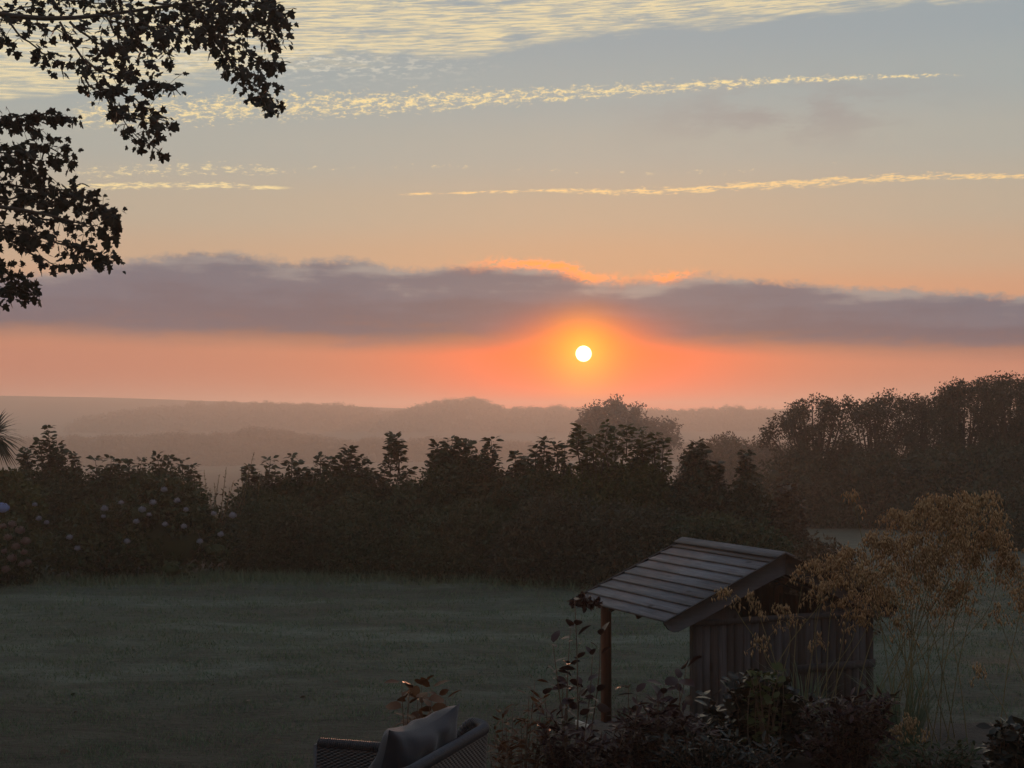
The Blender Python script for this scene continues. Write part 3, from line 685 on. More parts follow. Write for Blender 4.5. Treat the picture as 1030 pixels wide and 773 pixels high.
# ------------------------------------------------------------------ trees
def tree(label, d, x0, lobes_px, leaf, size, dens, trunk_r, group=None, name='tree', cat='tree', core=.30, gyr=1.0, ybase=None):
    pxm = d / 1495; bx = (x0 - 515) * pxm; bz = gz(bx, d)
    t = thing(name, label, cat, (bx, d, bz), group=group); mb = MB(); tr = MB(); o = np.array([bx, d, bz])
    L = []
    for (px, py, r) in lobes_px:
        c = at(px, py + (5 if 40 < d < 80 else 0), d); rr = r * pxm; L.append(((c[0], d + rng.uniform(-.8, .8) * 40 * pxm * gyr, c[2]), (rr, rr, rr * .85)))
    lobes_leaves(mb, L, size, dens, LEAF, core, clump=12, spread=.34)
    ctr = np.mean([l[0] for l in L], 0); fork = np.array([bx, d, bz + (ctr[2] - bz) * .45])
    tube(tr, smoothline([(bx, d, bz - .3), (bx + trunk_r * .4, d, (bz + fork[2]) / 2), fork], 7), np.linspace(trunk_r * 1.3, trunk_r * .8, 7), 8)
    for c, r in L:
        c = np.array(c); tube(tr, smoothline([fork - [0, 0, rng.uniform(0, .2) * (fork[2] - bz)], (fork + c) / 2 + [0, 0, -.1 * np.linalg.norm(c - fork)], c + rng.normal(size=3) * r[0] * .2], 7), np.linspace(trunk_r * .55, trunk_r * .08, 7), 5)
    mb.build('crown', leaf, t, loc=o).location = (0, 0, 0); tr.build('trunk', 'bark', t, loc=o).location = (0, 0, 0)
    return t
def crown(contour, low, r=(9, 14), step=10, rows=4, skip=0):
    """Lobes filling the area between a top contour and a lower limit, with skips left open."""
    c = np.array(contour, float); out = []
    x = c[0, 0]
    while x <= c[-1, 0] + 1:
        top = np.interp(x, c[:, 0], c[:, 1])
        y = top + r[0] * .8; k = 0
        while y < low:
            rr = rng.uniform(*r) * (1 if k else .75)
            if k < 1 or rng.random() > skip: out.append((x + rng.uniform(-3, 3), y + rng.uniform(-2, 2), rr))
            y += rr * 1.25; k += 1
        x += step
    return out
T = 'trees of the dark row beyond the hedge'
tree('hawthorn-like tree with a ragged open left side, leftmost of the dark tree row', 58, 820, crown([(782, 424), (788, 412), (800, 404), (812, 402), (824, 394), (838, 398), (852, 398), (858, 408)], 470, (6, 11), 8, skip=.34), 'leaf_row', .105, .62, .16, T)
tree('second tree of the dark row, its top level with the first', 60, 878, crown([(858, 404), (868, 400), (880, 401), (890, 394), (904, 392), (916, 397)], 480, (7, 12), 9, skip=.32), 'leaf_row', .105, .62, .16, T)
tree('third tree of the dark row, just before the skyline steps up', 61, 928, crown([(914, 398), (924, 397), (934, 400), (942, 404)], 480, (7, 12), 8, skip=.28), 'leaf_row', .105, .62, .15, T)
tree('tall dark tree where the row steps up, small gaps low in its crown', 57, 968, crown([(944, 392), (952, 384), (964, 380), (974, 378), (984, 384), (992, 382)], 480, (8, 13), 9, skip=.28), 'leaf_row', .105, .62, .2, T)
tree('tallest tree of the dark row, cut by the right edge', 56, 1018, crown([(988, 382), (1000, 374), (1012, 372), (1024, 376), (1036, 374), (1052, 380)], 480, (8, 13), 9, skip=.25), 'leaf_row', .105, .62, .2, T)
def undergrowth(label, d, a, b, contour, leaf='leaf_deep', size=.16, dens=.42):
    return shrub('bush', label, 'bush', d, (a + b) / 2, blobs(contour, 13, (12, 18)), leaf=leaf, size=size, dens=dens, depth=2.0, maxr=34)
undergrowth('dark undergrowth below the leftmost tree of the row', 57, 790, 860, [(778, 462), (800, 455), (830, 455), (860, 458)])
undergrowth('dark undergrowth below the second and third trees of the row', 56, 860, 940, [(862, 458), (890, 455), (920, 455), (940, 455)])
undergrowth('dark undergrowth below the tallest trees of the row at the right edge', 54, 940, 1060, [(942, 452), (980, 450), (1020, 448), (1070, 450)])
undergrowth('low rounded bush at the field edge below the tree row, far right', 40, 990, 1060, [(960, 520), (990, 500), (1020, 492), (1050, 490)], size=.12)
shrub('bush', 'brownish misty bush between the pointed evergreens and the tree row', 'bush', 120, 738,
      blobs([(690, 456), (706, 446), (722, 441), (738, 439), (752, 442), (766, 446), (786, 448), (800, 446)], 9, (8, 12)), leaf='leaf_row', size=.24, dens=.5, depth=4)
M_ = 'misty round trees below the sun'
tree('hazy round tree standing right below the sun', 205, 614, crown([(586, 420), (594, 410), (604, 406), (616, 403), (628, 404), (638, 410), (644, 420)], 448, (6, 10), 7, skip=.05), 'leaf_far', .38, .5, .5, M_, core=.7)
tree('smaller hazy tree touching the right side of the round one below the sun', 215, 660, crown([(644, 424), (654, 420), (664, 421), (674, 426), (680, 436)], 452, (6, 9), 7, skip=.05), 'leaf_far', .38, .5, .4, M_, core=.7)

# ------------------------------------------------------------------ far woods
def wood(name, label, d, contour, down, r, size, amp, dd=40, dens=.45):
    mb = MB(); c = np.array(contour, float); pxm = d / 1495; x = c[0, 0]; L = []
    while x <= c[-1, 0]:
        top = np.interp(x, c[:, 0], c[:, 1]) + rng.uniform(-amp, amp); rr = rng.uniform(*r)
        y = top + rr
        while y < top + down:
            p = at(x, y, d + rng.uniform(-dd, dd)); q = rr * pxm
            L.append((p, (q * 1.15, q * 1.15, q))); y += rr * 1.3
        x += rng.uniform(.8, 1.3) * r[0]
    lobes_leaves(mb, L, size, dens, LEAF, .8, clump=8, spread=.4)
    return tag(mb.build(name, 'leaf_far'), label, 'wood', kind='stuff')
wood('woodland', 'grey band of misty woodland across the valley behind the hedge', 540,
     [(-260, 446), (-60, 444), (30, 443), (70, 441), (130, 440), (180, 437), (205, 440), (232, 437), (250, 431), (275, 433), (300, 438), (330, 442), (352, 447), (372, 443), (400, 444), (440, 442), (480, 445), (520, 446), (560, 448),
      (600, 450), (680, 448), (760, 446), (860, 448), (1000, 446), (1300, 448)], 50, (3, 5.5), .50, 1.6, 20, dens=.7)
wood('woodland', 'pale far wood on the low hill with a domed clump left of the sun', 840,
     [(70, 426), (110, 418), (135, 413), (150, 412), (200, 408), (240, 407), (300, 408), (340, 409), (370, 413), (392, 416), (410, 413), (424, 409), (440, 405), (455, 404), (472, 403), (488, 404), (497, 408), (506, 413), (530, 412), (545, 413), (560, 411), (580, 413),
      (640, 412), (680, 416), (715, 413), (735, 411), (752, 413), (790, 415), (900, 414), (1100, 414)], 24, (1.6, 4.2), .70, 2.6, 30, dens=.7)

# haze
hz = MB(); box(hz, (-1700, -90, -16.5), (1700, 1640, 18.2))
def hzm(nt, b, out):
    nt.nodes.remove(b); v = nd(nt, 'ShaderNodeVolumePrincipled'); nt.links.new(v.outputs[0], out.inputs['Volume'])
    v.inputs['Color'].default_value = (.98, .92, .84, 1); v.inputs['Density'].default_value = .0011; v.inputs['Anisotropy'].default_value = .55
material('haze_air', hzm)
tag(hz.build('haze', 'haze_air'), 'thin morning mist over the garden and valley', 'haze', kind='stuff')
#PART2

# ------------------------------------------------------------------ playhouse
def playhouse():
    PX, PY, ZE, TH, L, W, RISE, ZT = 1.5437, 14.884, 1.423, R(23.99), 2.06, 1.41, .61, 1.412
    g = 0.0
    t = thing('playhouse', 'small weathered wooden playhouse with a boarded gable roof on a red-brown corner post', 'playhouse', (PX, PY, g), TH)
    sl = math.atan2(RISE, W); SL = math.hypot(RISE, W)
    def slope(a, h, side):     # point along the slope (a from eave to ridge), h above the deck
        x = a * math.cos(sl) - h * math.sin(sl); z = ZE + a * math.sin(sl) + h * math.cos(sl)
        return (x if side < 0 else 2 * W - x, z)
    for side in (-1, 1):
        mb = MB(); n = 9; wv = SL / n
        for k in range(n):
            a0 = k * wv; a1 = a0 + wv * 1.10; h0 = .026; h1 = .004; th = .022
            j = rng.uniform(-.003, .003)
            prof = [slope(a0, h0 - th + .002, side), slope(a0, h0 - .003, side), slope(a0 + .006, h0, side), slope(min(a1, SL), h1, side), slope(min(a1, SL), h1 - .008, side)]
            y0, y1 = .025 + j, L - .025 + j; m_ = len(prof)
            v = [(x, y0, z) for x, z in prof] + [(x, y1, z) for x, z in prof]
            # bow each board very slightly along its length
            f = [(i, (i + 1) % m_, m_ + (i + 1) % m_, m_ + i) for i in range(m_)] + [tuple(range(m_ - 1, -1, -1)), tuple(range(m_, 2 * m_))]
            mb.add(v, f)
        mb.build('roof', 'roof_wood', t)
    # ridge boards
    mb = MB()
    for side in (-1, 1):
        a0, a1 = SL - .11, SL + .012
        prof = [slope(a0, .034, side), slope(a0, .052, side), slope(a1, .052, side), slope(a1, .034, side)]
        v = [(x, -.01, z) for x, z in prof] + [(x, L + .01, z) for x, z in prof]
        mb.add(v, [(0, 1, 5, 4), (1, 2, 6, 5), (2, 3, 7, 6), (3, 0, 4, 7), (3, 2, 1, 0), (4, 5, 6, 7)])
    mb.build('ridge_cap', 'roof_wood', t)
    # bargeboards with a scooped tail and an arched lower edge, front and back gable
    def barge(side, y, m_):
        up = []; lo = []
        N = 26
        for i in range(N + 1):
            u = i / N; x = -.035 + (W + .033) * u; z = ZE + .030 + RISE / W * x
            up.append((x, z))
            dep = .165 + .03 * math.sin(u * math.pi) + .045 * u ** 6
            if u < .12: dep *= math.sin(min(1, (u / .12)) * math.pi / 2) ** .7 * .93 + .07
            lo.append((x + (.05 * (1 - u / .12) * 0 if u < .12 else 0), z - dep))
        mb = MB(); pr = up + lo[::-1]
        fx = (lambda x: x) if side < 0 else (lambda x: 2 * W - x)
        c = len(pr); v = [(fx(x), y, z) for x, z in pr] + [(fx(x), y + .026, z) for x, z in pr]
        f = [(i, (i + 1) % c, c + (i + 1) % c, c + i) for i in range(c)]
        for i in range(N):
            q = (i, i + 1, 2 * (N + 1) - 2 - i, 2 * (N + 1) - 1 - i); f.append(q); f.append(tuple(c + w for w in q[::-1]))
        mb.add(v, f); o = mb.build('bargeboard', m_, t)
        return o
    b1 = barge(-1, -.012, 'barge_wood'); b2 = barge(1, -.012, 'barge_brown'); b2['label'] = 'darker brown right-hand bargeboard'
    barge(-1, L - .014, 'barge_wood'); barge(1, L - .014, 'barge_brown')
    # soffit of the open roof and rafters
    mb = MB()
    for y in (.12, .7, 1.3, L - .16):
        for side in (-1, 1):
            pr = [slope(.04, -.001, side), slope(SL - .01, -.001, side), slope(SL - .01, -.07, side), slope(.04, -.07, side)]
            v = [(x, y, z) for x, z in pr] + [(x, y + .04, z) for x, z in pr]
            mb.add(v, [(0, 1, 2, 3), (7, 6, 5, 4), (0, 4, 5, 1), (1, 5, 6, 2), (2, 6, 7, 3), (3, 7, 4, 0)])
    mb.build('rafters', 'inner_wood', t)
    X0, X1 = .28, 2.62; YF, YB = .11, L - .20
    # posts
    for (x, y, zt, m_) in ((X0 - .02, YB - .02, ZE + .06, 'post_wood'), (X1 - .06, YB, ZE + .06, 'post_wood'), (X0 + .12, YF + .03, ZE + .06, 'wall_wood'), (X1 - .07, YF + .03, ZE + .06, 'wall_wood')):
        mb = MB(); cbox(mb, (x, y, .02), (x + .088, y + .088, zt), .006); mb.build('post', m_, t)
    # beam under the left eave between the posts
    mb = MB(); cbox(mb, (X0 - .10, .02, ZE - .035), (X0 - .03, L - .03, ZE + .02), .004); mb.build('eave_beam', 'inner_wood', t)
    # upright boards of the gable wall
    def boards(mb, x0, x1, y, top, z0=.10, th=.018, axis='x', wv=.098):
        x = x0
        while x < x1 - .02:
            w = min(wv * rng.uniform(.92, 1.06), x1 - x); z1 = top((x + w / 2)) + rng.uniform(-.004, .004); dy = rng.uniform(-.004, .004)
            lo, hi = ((x, y + dy, z0), (x + w - .005, y + th + dy, z1)) if axis == 'x' else ((y + dy, x, z0), (y + th + dy, x + w - .005, z1))
            cbox(mb, lo, hi, .003); x += w
    mb = MB(); boards(mb, X0 + .11, X1, YF, lambda x: ZT - .03); mb.build('wall', 'wall_wood', t)
    mb = MB(); cbox(mb, (X0 + .10, YF - .022, ZT - .055), (X1 + .01, YF + .045, ZT), .005); mb.build('rail', 'wall_wood', t)
    mb = MB(); cbox(mb, (X0 + 1.35, YF - .024, .80), (X1 + .005, YF - .004, .88), .004); mb.build('rail', 'wall_wood', t)
    # gable corners filled above the rail
    for fx in (lambda x: x, lambda x: 2 * W - x):
        mb = MB(); pts = [(X0 + .02, ZT + .002), (X0 + .66, ZT + .002), (X0 + .55, ZT + .14), (X0 + .40, ZT + .18), (X0 + .25, ZT + .14), (X0 + .02, ZT + .08)]
        v = [(fx(x), YF + .002, z) for x, z in pts] + [(fx(x), YF + .018, z) for x, z in pts]
        mb.add(v, [tuple(range(6)), tuple(range(11, 5, -1))] + [(i, (i + 1) % 6, 6 + (i + 1) % 6, 6 + i) for i in range(6)])
        mb.build('gable_panel', 'wall_wood', t)
    # back wall behind the right half, right side wall, inner partition
    zt = lambda x: ZE + RISE / W * (x if x < W else 2 * W - x) - .03
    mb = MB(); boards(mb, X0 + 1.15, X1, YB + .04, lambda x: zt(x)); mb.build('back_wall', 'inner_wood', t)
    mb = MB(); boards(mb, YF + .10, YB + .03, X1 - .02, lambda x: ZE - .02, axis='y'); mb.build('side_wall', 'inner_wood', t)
    # deck with pale edge
    mb = MB(); x = X0 - .25
    while x < X1 + .02:
        cbox(mb, (x, .02, .045), (x + .112, L - .04, .072), .004); x += .118
    mb.build('deck', 'wall_wood', t)
    mb = MB(); cbox(mb, (X0 - .285, .0, .0), (X0 - .255, L - .02, .085), .004); mb.build('deck_edge', 'pale_wood', t)
playhouse()

# ------------------------------------------------------------------ the big tree overhead on the left
def maple():
    D0 = 15.0; tx, ty = -8.6, 14.2; tz = gz(tx, ty)
    t = thing('sycamore_tree', 'large dark sycamore whose leafy branches hang in at the top left', 'tree', (tx, ty, tz)); o = np.array([tx, ty, tz])
    tr = MB(); br = MB(); lf = MB()
    trunk = smoothline([(tx, ty, tz - .2), (tx + .1, ty, 2.0), (tx - .05, ty, 4.5), (tx + .15, ty + .1, 7.5), (tx + .1, ty, 11.0)], 14)
    tube(tr, trunk, np.linspace(.42, .12, 14), 12)
    limbs = {
      'A': ([(-170, -60), (-80, 0), (0, 16), (60, 22), (130, 12), (200, 2), (262, -8)], 15.0, .026),
      'B': ([(-190, 190), (-90, 198), (0, 208), (40, 214), (84, 226)], 14.4, .026),
      'C': ([(-180, -90), (-60, -60), (80, -40), (220, -30)], 15.8, .03),
    }
    for k, (pl, d, r) in limbs.items():
        P = [trunk[8 if k != 'B' else 5]] + [at(x, y, d) for x, y in pl]
        ln = smoothline(P, 16); m2 = br; tube(m2, ln, np.linspace(r * 1.8, r * .25, 16), 6)
    twigs = [
      ('A', [(0, 15), (20, 35), (45, 58), (64, 66)], 13, 1), ('A', [(60, 22), (85, 60), (100, 90), (118, 115), (140, 140), (160, 152)], 11, 1),
      ('A', [(85, 60), (110, 75), (140, 88), (165, 86), (182, 96)], 10, 1), ('A', [(100, 90), (125, 95), (150, 110), (172, 128)], 9, 1),
      ('A', [(118, 115), (140, 118), (160, 132)], 9, 1), ('A', [(88, 66), (80, 80), (92, 96)], 6, .8), ('A', [(130, 12), (140, 40), (150, 62)], 10, 1.1), ('A', [(130, 12), (163, 36), (172, 66)], 9, 1.1),
      ('A', [(196, 2), (212, 30), (225, 56), (245, 80), (262, 96), (280, 108)], 9, 1.1), ('A', [(215, 35), (245, 48), (268, 66), (286, 62)], 11, 1.1),
      ('A', [(235, 66), (255, 76), (282, 88)], 7, .8), ('A', [(200, 2), (240, 18), (268, 30), (286, 40)], 12, 1.3), ('A', [(255, -8), (272, 10), (284, 28)], 11, 1.2),
      ('A', [(262, 96), (268, 104), (276, 112)], 6, 1.4), ('A', [(20, 18), (50, 32), (78, 34)], 6, .6), ('A', [(30, 0), (50, -5), (90, 5), (130, 2)], 14, 1.5),
      ('A', [(100, 15), (120, 24), (160, 28), (190, 22)], 15, 1.6), ('A', [(150, 2), (190, 10), (225, 20), (250, 26)], 14, 1.6), ('A', [(190, 0), (205, 22), (212, 40), (238, 44)], 12, 1.3),
      ('A', [(185, -6), (230, 0), (270, 8), (284, 16)], 12, 1.6), ('A', [(70, 22), (92, 42), (112, 48), (132, 46)], 10, 1.0), ('A', [(110, 20), (120, 40), (122, 62), (132, 76)], 9, .9),
      ('A', [(-40, 4), (-10, 20), (4, 40)], 11, 1), ('A', [(0, 14), (20, 8), (48, 2)], 9, .7), ('A', [(158, 24), (185, 34), (208, 34)], 10, 1.1),
      ('B', [(-40, 150), (-10, 125), (20, 118), (45, 112), (62, 118), (76, 120)], 7, 1), ('B', [(-30, 165), (10, 145), (40, 145), (60, 154), (74, 166)], 11, 1.2),
      ('B', [(-10, 130), (10, 122), (28, 128), (44, 130)], 9, 1.2), ('B', [(-30, 190), (20, 186), (60, 190), (85, 198), (108, 212), (116, 226)], 11, 1.3),
      ('B', [(10, 208), (50, 222), (84, 228), (112, 232)], 13, 1.4), ('B', [(-20, 225), (30, 236), (66, 244), (96, 258), (120, 262)], 11, 1.3),
      ('B', [(-30, 240), (0, 262), (16, 284), (32, 298)], 13, 1.5), ('B', [(-20, 262), (10, 276), (22, 290)], 10, 1.4), ('B', [(0, 236), (30, 256), (50, 264), (62, 268)], 9, .9),
      ('B', [(40, 214), (70, 206), (96, 212)], 11, 1.3), ('B', [(78, 250), (82, 262), (82, 270)], 5, .7), ('B', [(-30, 176), (0, 170), (26, 172), (40, 176)], 14, 1.7),
      ('B', [(-30, 205), (5, 200), (34, 200), (56, 206)], 15, 1.7), ('B', [(-40, 228), (0, 226), (24, 238), (36, 244)], 14, 1.4), ('B', [(-30, 285), (0, 292), (20, 296)], 12, 1.4), ('B', [(-50, 150), (-10, 150), (14, 156), (30, 160)], 14, 1.6)]
    for key, pl, spread, dn in twigs:
        d = limbs[key][1] + rng.uniform(-.8, .8)
        P = np.array([at(x, y, d + i * rng.uniform(-.06, .1)) for i, (x, y) in enumerate(pl)])
        n = 12; ln = smoothline(P, n); ln[1:-1] += rng.normal(size=(n - 2, 3)) * .012
        tube(br, ln, np.linspace(.013, .004, n), 4)
        Lg = np.linalg.norm(np.diff(P, axis=0), axis=1).sum(); N = int(Lg * 70 * dn)
        tt = rng.uniform(0, 1, N) ** .85; p = np.stack([np.interp(tt, np.linspace(0, 1, n), ln[:, i]) for i in range(3)], 1)
        off = rng.normal(size=(N, 3)) * [1, .9, 1] ; off = off * spread / 1495 * d * .62 * (1.15 - .4 * tt)[:, None]
        q = p + off
        axs = off / .1 * .5 + rng.normal(size=(N, 3)) * .5 + np.array([.25, 0, -.75])
        sz = rng.uniform(.04, .115, N)
        scatter(lf, MAPLE, q, axs, sz, nrm=rng.normal(size=(N, 3)) * .55 + [0, -.5, .75])
        for i in range(0, N, 3): tube(br, [p[i], (p[i] + q[i]) / 2 + [0, 0, .01], q[i]], .0028, 3, cap=False)
    # the rest of the crown, out of frame to the left and above
    for _ in range(34):
        c = np.array([rng.uniform(-13, -6.6), rng.uniform(11.0, 17.5), rng.uniform(6.2, 12.5)])
        if c[0] > -7.4 and c[2] < 8.6: c[2] += 2.4
        N = 260; q = c + rng.normal(size=(N, 3)) * .55
        # keep them off the part of the sky the photograph shows clear
        k = (q[:, 0] / q[:, 1] < -.37) | ((q[:, 2] - EYE) / q[:, 1] > .305)
        q = q[k]; scatter(lf, MAPLE, q, rng.normal(size=(len(q), 3)) * .6 + [0, 0, -.7], rng.uniform(.09, .15, len(q)))
        e = trunk[rng.integers(7, 13)]; tube(br, smoothline([e, (e + c) / 2 + [0, 0, .3], c], 8), np.linspace(.07, .015, 8), 5)
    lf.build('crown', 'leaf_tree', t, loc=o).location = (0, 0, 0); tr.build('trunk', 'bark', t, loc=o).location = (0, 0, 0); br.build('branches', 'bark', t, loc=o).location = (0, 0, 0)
maple()

# ------------------------------------------------------------------ golden oat grass
SPK = (np.array([[0, 0, 0], [-.16, .45, .08], [0, 1, 0], [.16, .45, .08], [0, .45, -.1]]), np.array([[0, 1, 3], [1, 2, 3], [0, 4, 1], [1, 4, 2], [2, 4, 3], [3, 4, 0]]))
def oat(label, bx, by, heads, spread=.22, blades=120, blade_len=.8):
    bz = gz(bx, by); t = thing('golden_oat_grass', label, 'ornamental grass', (bx, by, bz), group='clumps of golden oat grass'); o = np.array([bx, by, bz])
    st = MB(); bl = MB()
    for (px, py, wpx, hpx, dep, dn) in heads:
        d = by + dep; top = at(px, py, d); h = hpx / 1495 * d; w = wpx / 1495 * d
        lean = np.sign(px - 515 - bx / by * 1495) * .12
        b = np.array([bx + rng.normal() * spread, by + rng.normal() * spread * .6, bz]); fork = top - [w * .15 * np.sign(lean), 0, h * .62]
        ln = smoothline([b, b * .45 + fork * .55 + [(b[0] - fork[0]) * .12, 0, .06], fork, top - [0, 0, h * .08], top + [w * .12 * np.sign(lean), -.02, 0]], 16)
        tube(st, ln, np.linspace(.0042, .0012, 16), 4, cap=False)
        mb = MB(); m_ = MB(); nb = int((8 + 125 * w * h) * dn)
        for _ in range(nb):
            tt = rng.uniform(.60, 1.0); p = np.array([np.interp(tt, np.linspace(0, 1, 16), ln[:, i]) for i in range(3)])
            a = rng.uniform(0, 2 * np.pi); rr = w * .5 * rng.uniform(.25, 1.0) * (1.25 - tt) / .55
            e = p + np.array([math.cos(a) * rr, math.sin(a) * rr * .8, rng.uniform(.0, .10) * h - .18 * rr / max(w, .01) * h * rng.uniform(.5, 2.2)])
            mid = (p + e) / 2 + [0, 0, .10 * h + .02]
            br = smoothline([p, mid, e], 5); tube(mb, br, .0011, 3, cap=False)
            ns = rng.integers(4, 9); q = br[rng.integers(2, 5, ns)] + rng.normal(size=(ns, 3)) * .016
            scatter(mb, SPK, q, rng.normal(size=(ns, 3)) * .22 + [0, 0, -1], rng.uniform(.026, .052, ns))
        mb.build('panicle', 'oat', t, loc=o).location = (0, 0, 0)
    for _ in range(blades):
        a = rng.uniform(0, 2 * np.pi); Lb = blade_len * rng.uniform(.5, 1.1); b = o + [math.cos(a) * spread * .6, math.sin(a) * spread * .6, 0]
        tt = np.linspace(0, 1, 6)[:, None]; out = np.array([math.cos(a), math.sin(a), 0]) * rng.uniform(.1, .55)
        cen = b + out * Lb * tt ** 1.6 + np.array([0, 0, Lb]) * (tt - .35 * tt ** 3); s = unit(np.cross(out, [0, 0, 1.])) * .004 * np.array([1, 1, .9, .7, .4, .05])[:, None]
        bl.add(np.concatenate([cen - s, cen + s]), np.array([[i, i + 1, i + 7, i + 6] for i in range(5)]))
    st.build('stem', 'straw', t, loc=o).location = (0, 0, 0); bl.build('leaf_tuft', 'blade', t, loc=o).location = (0, 0, 0)
oat('big clump of golden oat grass right of the playhouse, tan feathery heads above bare stems', 2.95, 11.3,
    [(905, 520, 70, 95, .2, 1), (925, 512, 60, 110, -.1, 1.1), (945, 522, 60, 110, .1, 1.1), (968, 510, 55, 120, .2, 1.1), (985, 503, 50, 100, -.2, 1), (958, 545, 60, 110, .0, 1.1), (975, 560, 50, 100, .1, 1.0),
     (885, 545, 70, 90, .1, .9), (862, 556, 60, 70, .2, .8), (900, 575, 60, 80, -.1, 1), (930, 585, 55, 75, .1, 1), (940, 560, 50, 90, 0, 1), (915, 545, 60, 90, .2, 1), (990, 540, 45, 90, .1, .9),
     (880, 580, 50, 60, .2, .8), (858, 497, 30, 42, .2, .5), (1000, 500, 36, 40, .1, .4), (895, 600, 46, 60, 0, .9), (905, 626, 36, 44, .1, .6), (955, 600, 40, 60, .1, .9), (1000, 520, 50, 80, 0, .9), (1005, 560, 50, 90, .1, .9), (940, 505, 60, 80, .1, .9), (960, 500, 50, 70, 0, .8), (900, 548, 70, 90, .1, .9), (870, 575, 60, 70, 0, .8), (925, 560, 70, 110, .1, .9), (965, 590, 56, 80, .1, .9)], blades=170)
oat('golden oat grass with thin drooping heads before the playhouse wall', 2.30, 11.7,
    [(835, 562, 50, 55, .1, .8), (842, 580, 44, 50, .3, .8), (790, 612, 44, 52, .1, .6), (735, 596, 54, 40, .1, .55), (862, 622, 32, 40, .1, .55), (765, 640, 40, 44, .1, .45), (820, 640, 26, 36, .0, .35), (812, 566, 50, 50, .2, .9), (826, 590, 50, 56, 0, .9), (856, 600, 50, 60, .1, .9), (880, 596, 44, 60, .2, .9), (848, 560, 46, 50, .1, .8), (760, 600, 40, 44, .1, .5)], blades=70, spread=.16)
oat('smaller golden oat grass leaning in at the right edge', 4.15, 11.2,
    [(1022, 566, 44, 70, .2, 1), (1030, 600, 44, 80, 0, 1), (1012, 540, 40, 60, .2, .8), (1038, 555, 44, 80, 0, .9), (1004, 610, 30, 40, .1, .5), (988, 672, 26, 30, .1, .5)], blades=80)
oat('short pale oat grass tuft at the foot of the big clump', 2.72, 10.9, [(912, 724, 34, 42, 0, .9), (900, 734, 26, 34, 0, .8), (926, 738, 24, 30, .1, .6)], blades=30, blade_len=.3, spread=.06)

# ------------------------------------------------------------------ bed plants
def leafy(name, label, cat, base, stems, leaf, size, per, tmpl=LANCE, group=None, stemr=.006, droop=.15, stemmat='stem', leafang=.55, parts='leaves'):
    """A plant of separate leafy stems. base (px, depth); stems: [(px, py, bend)] tips."""
    px0, d = base; bx = (px0 - 515) / 1495 * d; bz = gz(bx, d); t = thing(name, label, cat, (bx, d, bz), group=group); o = np.array([bx, d, bz])
    st = MB(); lf = MB()
    for (px, py, bend) in stems:
        e = at(px, py, d + rng.uniform(-.2, .2)); b = o + [rng.normal() * .05 + (e[0] - bx) * .25, rng.normal() * .06, -.03]
        ln = smoothline([b, b * .6 + e * .4 + [bend, 0, .03], b * .25 + e * .75 + [bend * .8, 0, .02], e], 14)
        tube(st, ln, np.linspace(stemr, stemr * .35, 14), 5)
        Lg = np.linalg.norm(e - b); n = max(3, int(Lg * per)); tt = np.sort(rng.uniform(.22, 1, n)); tt[-2:] = 1
        p = np.stack([np.interp(tt, np.linspace(0, 1, 14), ln[:, i]) for i in range(3)], 1)
        a = np.arange(n) * 2.4 + rng.uniform(0, 6); dr = np.stack([np.cos(a) * leafang * 1.5, np.sin(a) * leafang * 1.5, rng.uniform(-.35, .75, n)], 1)
        dr[:, 2] += .25 * tt - droop
        scatter(lf, tmpl, p + unit(dr) * .012, dr, size * rng.uniform(.55, 1.2, n), nrm=np.tile([0, 0, 1.], (n, 1)) + rng.normal(size=(n, 3)) * .45)
    lf.build(parts, leaf, t, loc=o).location = (0, 0, 0); st.build('stem', stemmat, t, loc=o).location = (0, 0, 0)
    return t
def tips(x0, x1, y0, y1, n, f=lambda x: 0):
    return [(x, rng.uniform(y0, y1) + f(x), rng.uniform(-.05, .05)) for x in rng.uniform(x0, x1, n)]
leafy('rose', 'tall gangly dark rose bush rising beside the red-brown playhouse post', 'rose', (566, 10.6),
      [(578, 604, .02), (574, 632, -.03), (556, 648, .0), (604, 640, .06), (596, 660, .04), (566, 690, -.02), (584, 690, 0), (548, 700, 0), (572, 668, 0)], 'leaf_maroon', .105, 12, OVAL, stemr=.007)
fl = MB()
for px, py, s_ in ((588, 606, .07), (600, 607, .045), (578, 607, .04)):
    c = at(px, py, 10.55); blob(fl, c, (s_ * .55,) * 3, .1); n = 34; dd = rdir(n); scatter(fl, OVAL, c + dd * s_ * .3, dd * .6 + rdir(n) * .6, s_ * .9, nrm=dd)
rose_o = [o for o in bpy.data.objects if o.name == 'rose'][0]
fl.build('flower', 'leaf_maroon', rose_o, loc=np.array(rose_o.location)).location = (0, 0, 0)
leafy('shrub', 'slender rust-leaved stems right of the wicker chair', 'shrub', (522, 10.3), [(538, 684, .02), (532, 700, 0), (545, 704, 0), (516, 712, -.02), (524, 720, 0), (505, 716, 0), (510, 738, 0), (530, 728, 0), (548, 722, 0), (498, 732, 0)] + tips(492, 560, 725, 765, 26), 'leaf_redbrown', .085, 26, group='leafy plants of the bed')
leafy('shrub', 'stems with long curved dark leaves between the post and the playhouse wall', 'shrub', (640, 10.4), [(632, 690, -.03), (640, 698, 0), (668, 690, .05), (682, 684, .08), (664, 704, 0), (690, 672, .06), (690, 700, .05), (650, 716, 0)], 'leaf_maroon', .13, 10, OVAL, group='leafy plants of the bed')
low = lambda x: 14 * math.sin(x * .045) 
leafy('shrub', 'low maroon-leaved bush filling the bed beneath the rose', 'shrub', (585, 10.1), tips(545, 640, 722, 768, 74, low), 'leaf_maroon', .095, 34, group='leafy plants of the bed')
leafy('shrub', 'low dark bush at the foot of the playhouse side, narrow drooping leaves', 'shrub', (665, 10.2), tips(620, 715, 716, 765, 80, low), 'leaf_maroon', .10, 34, group='leafy plants of the bed')
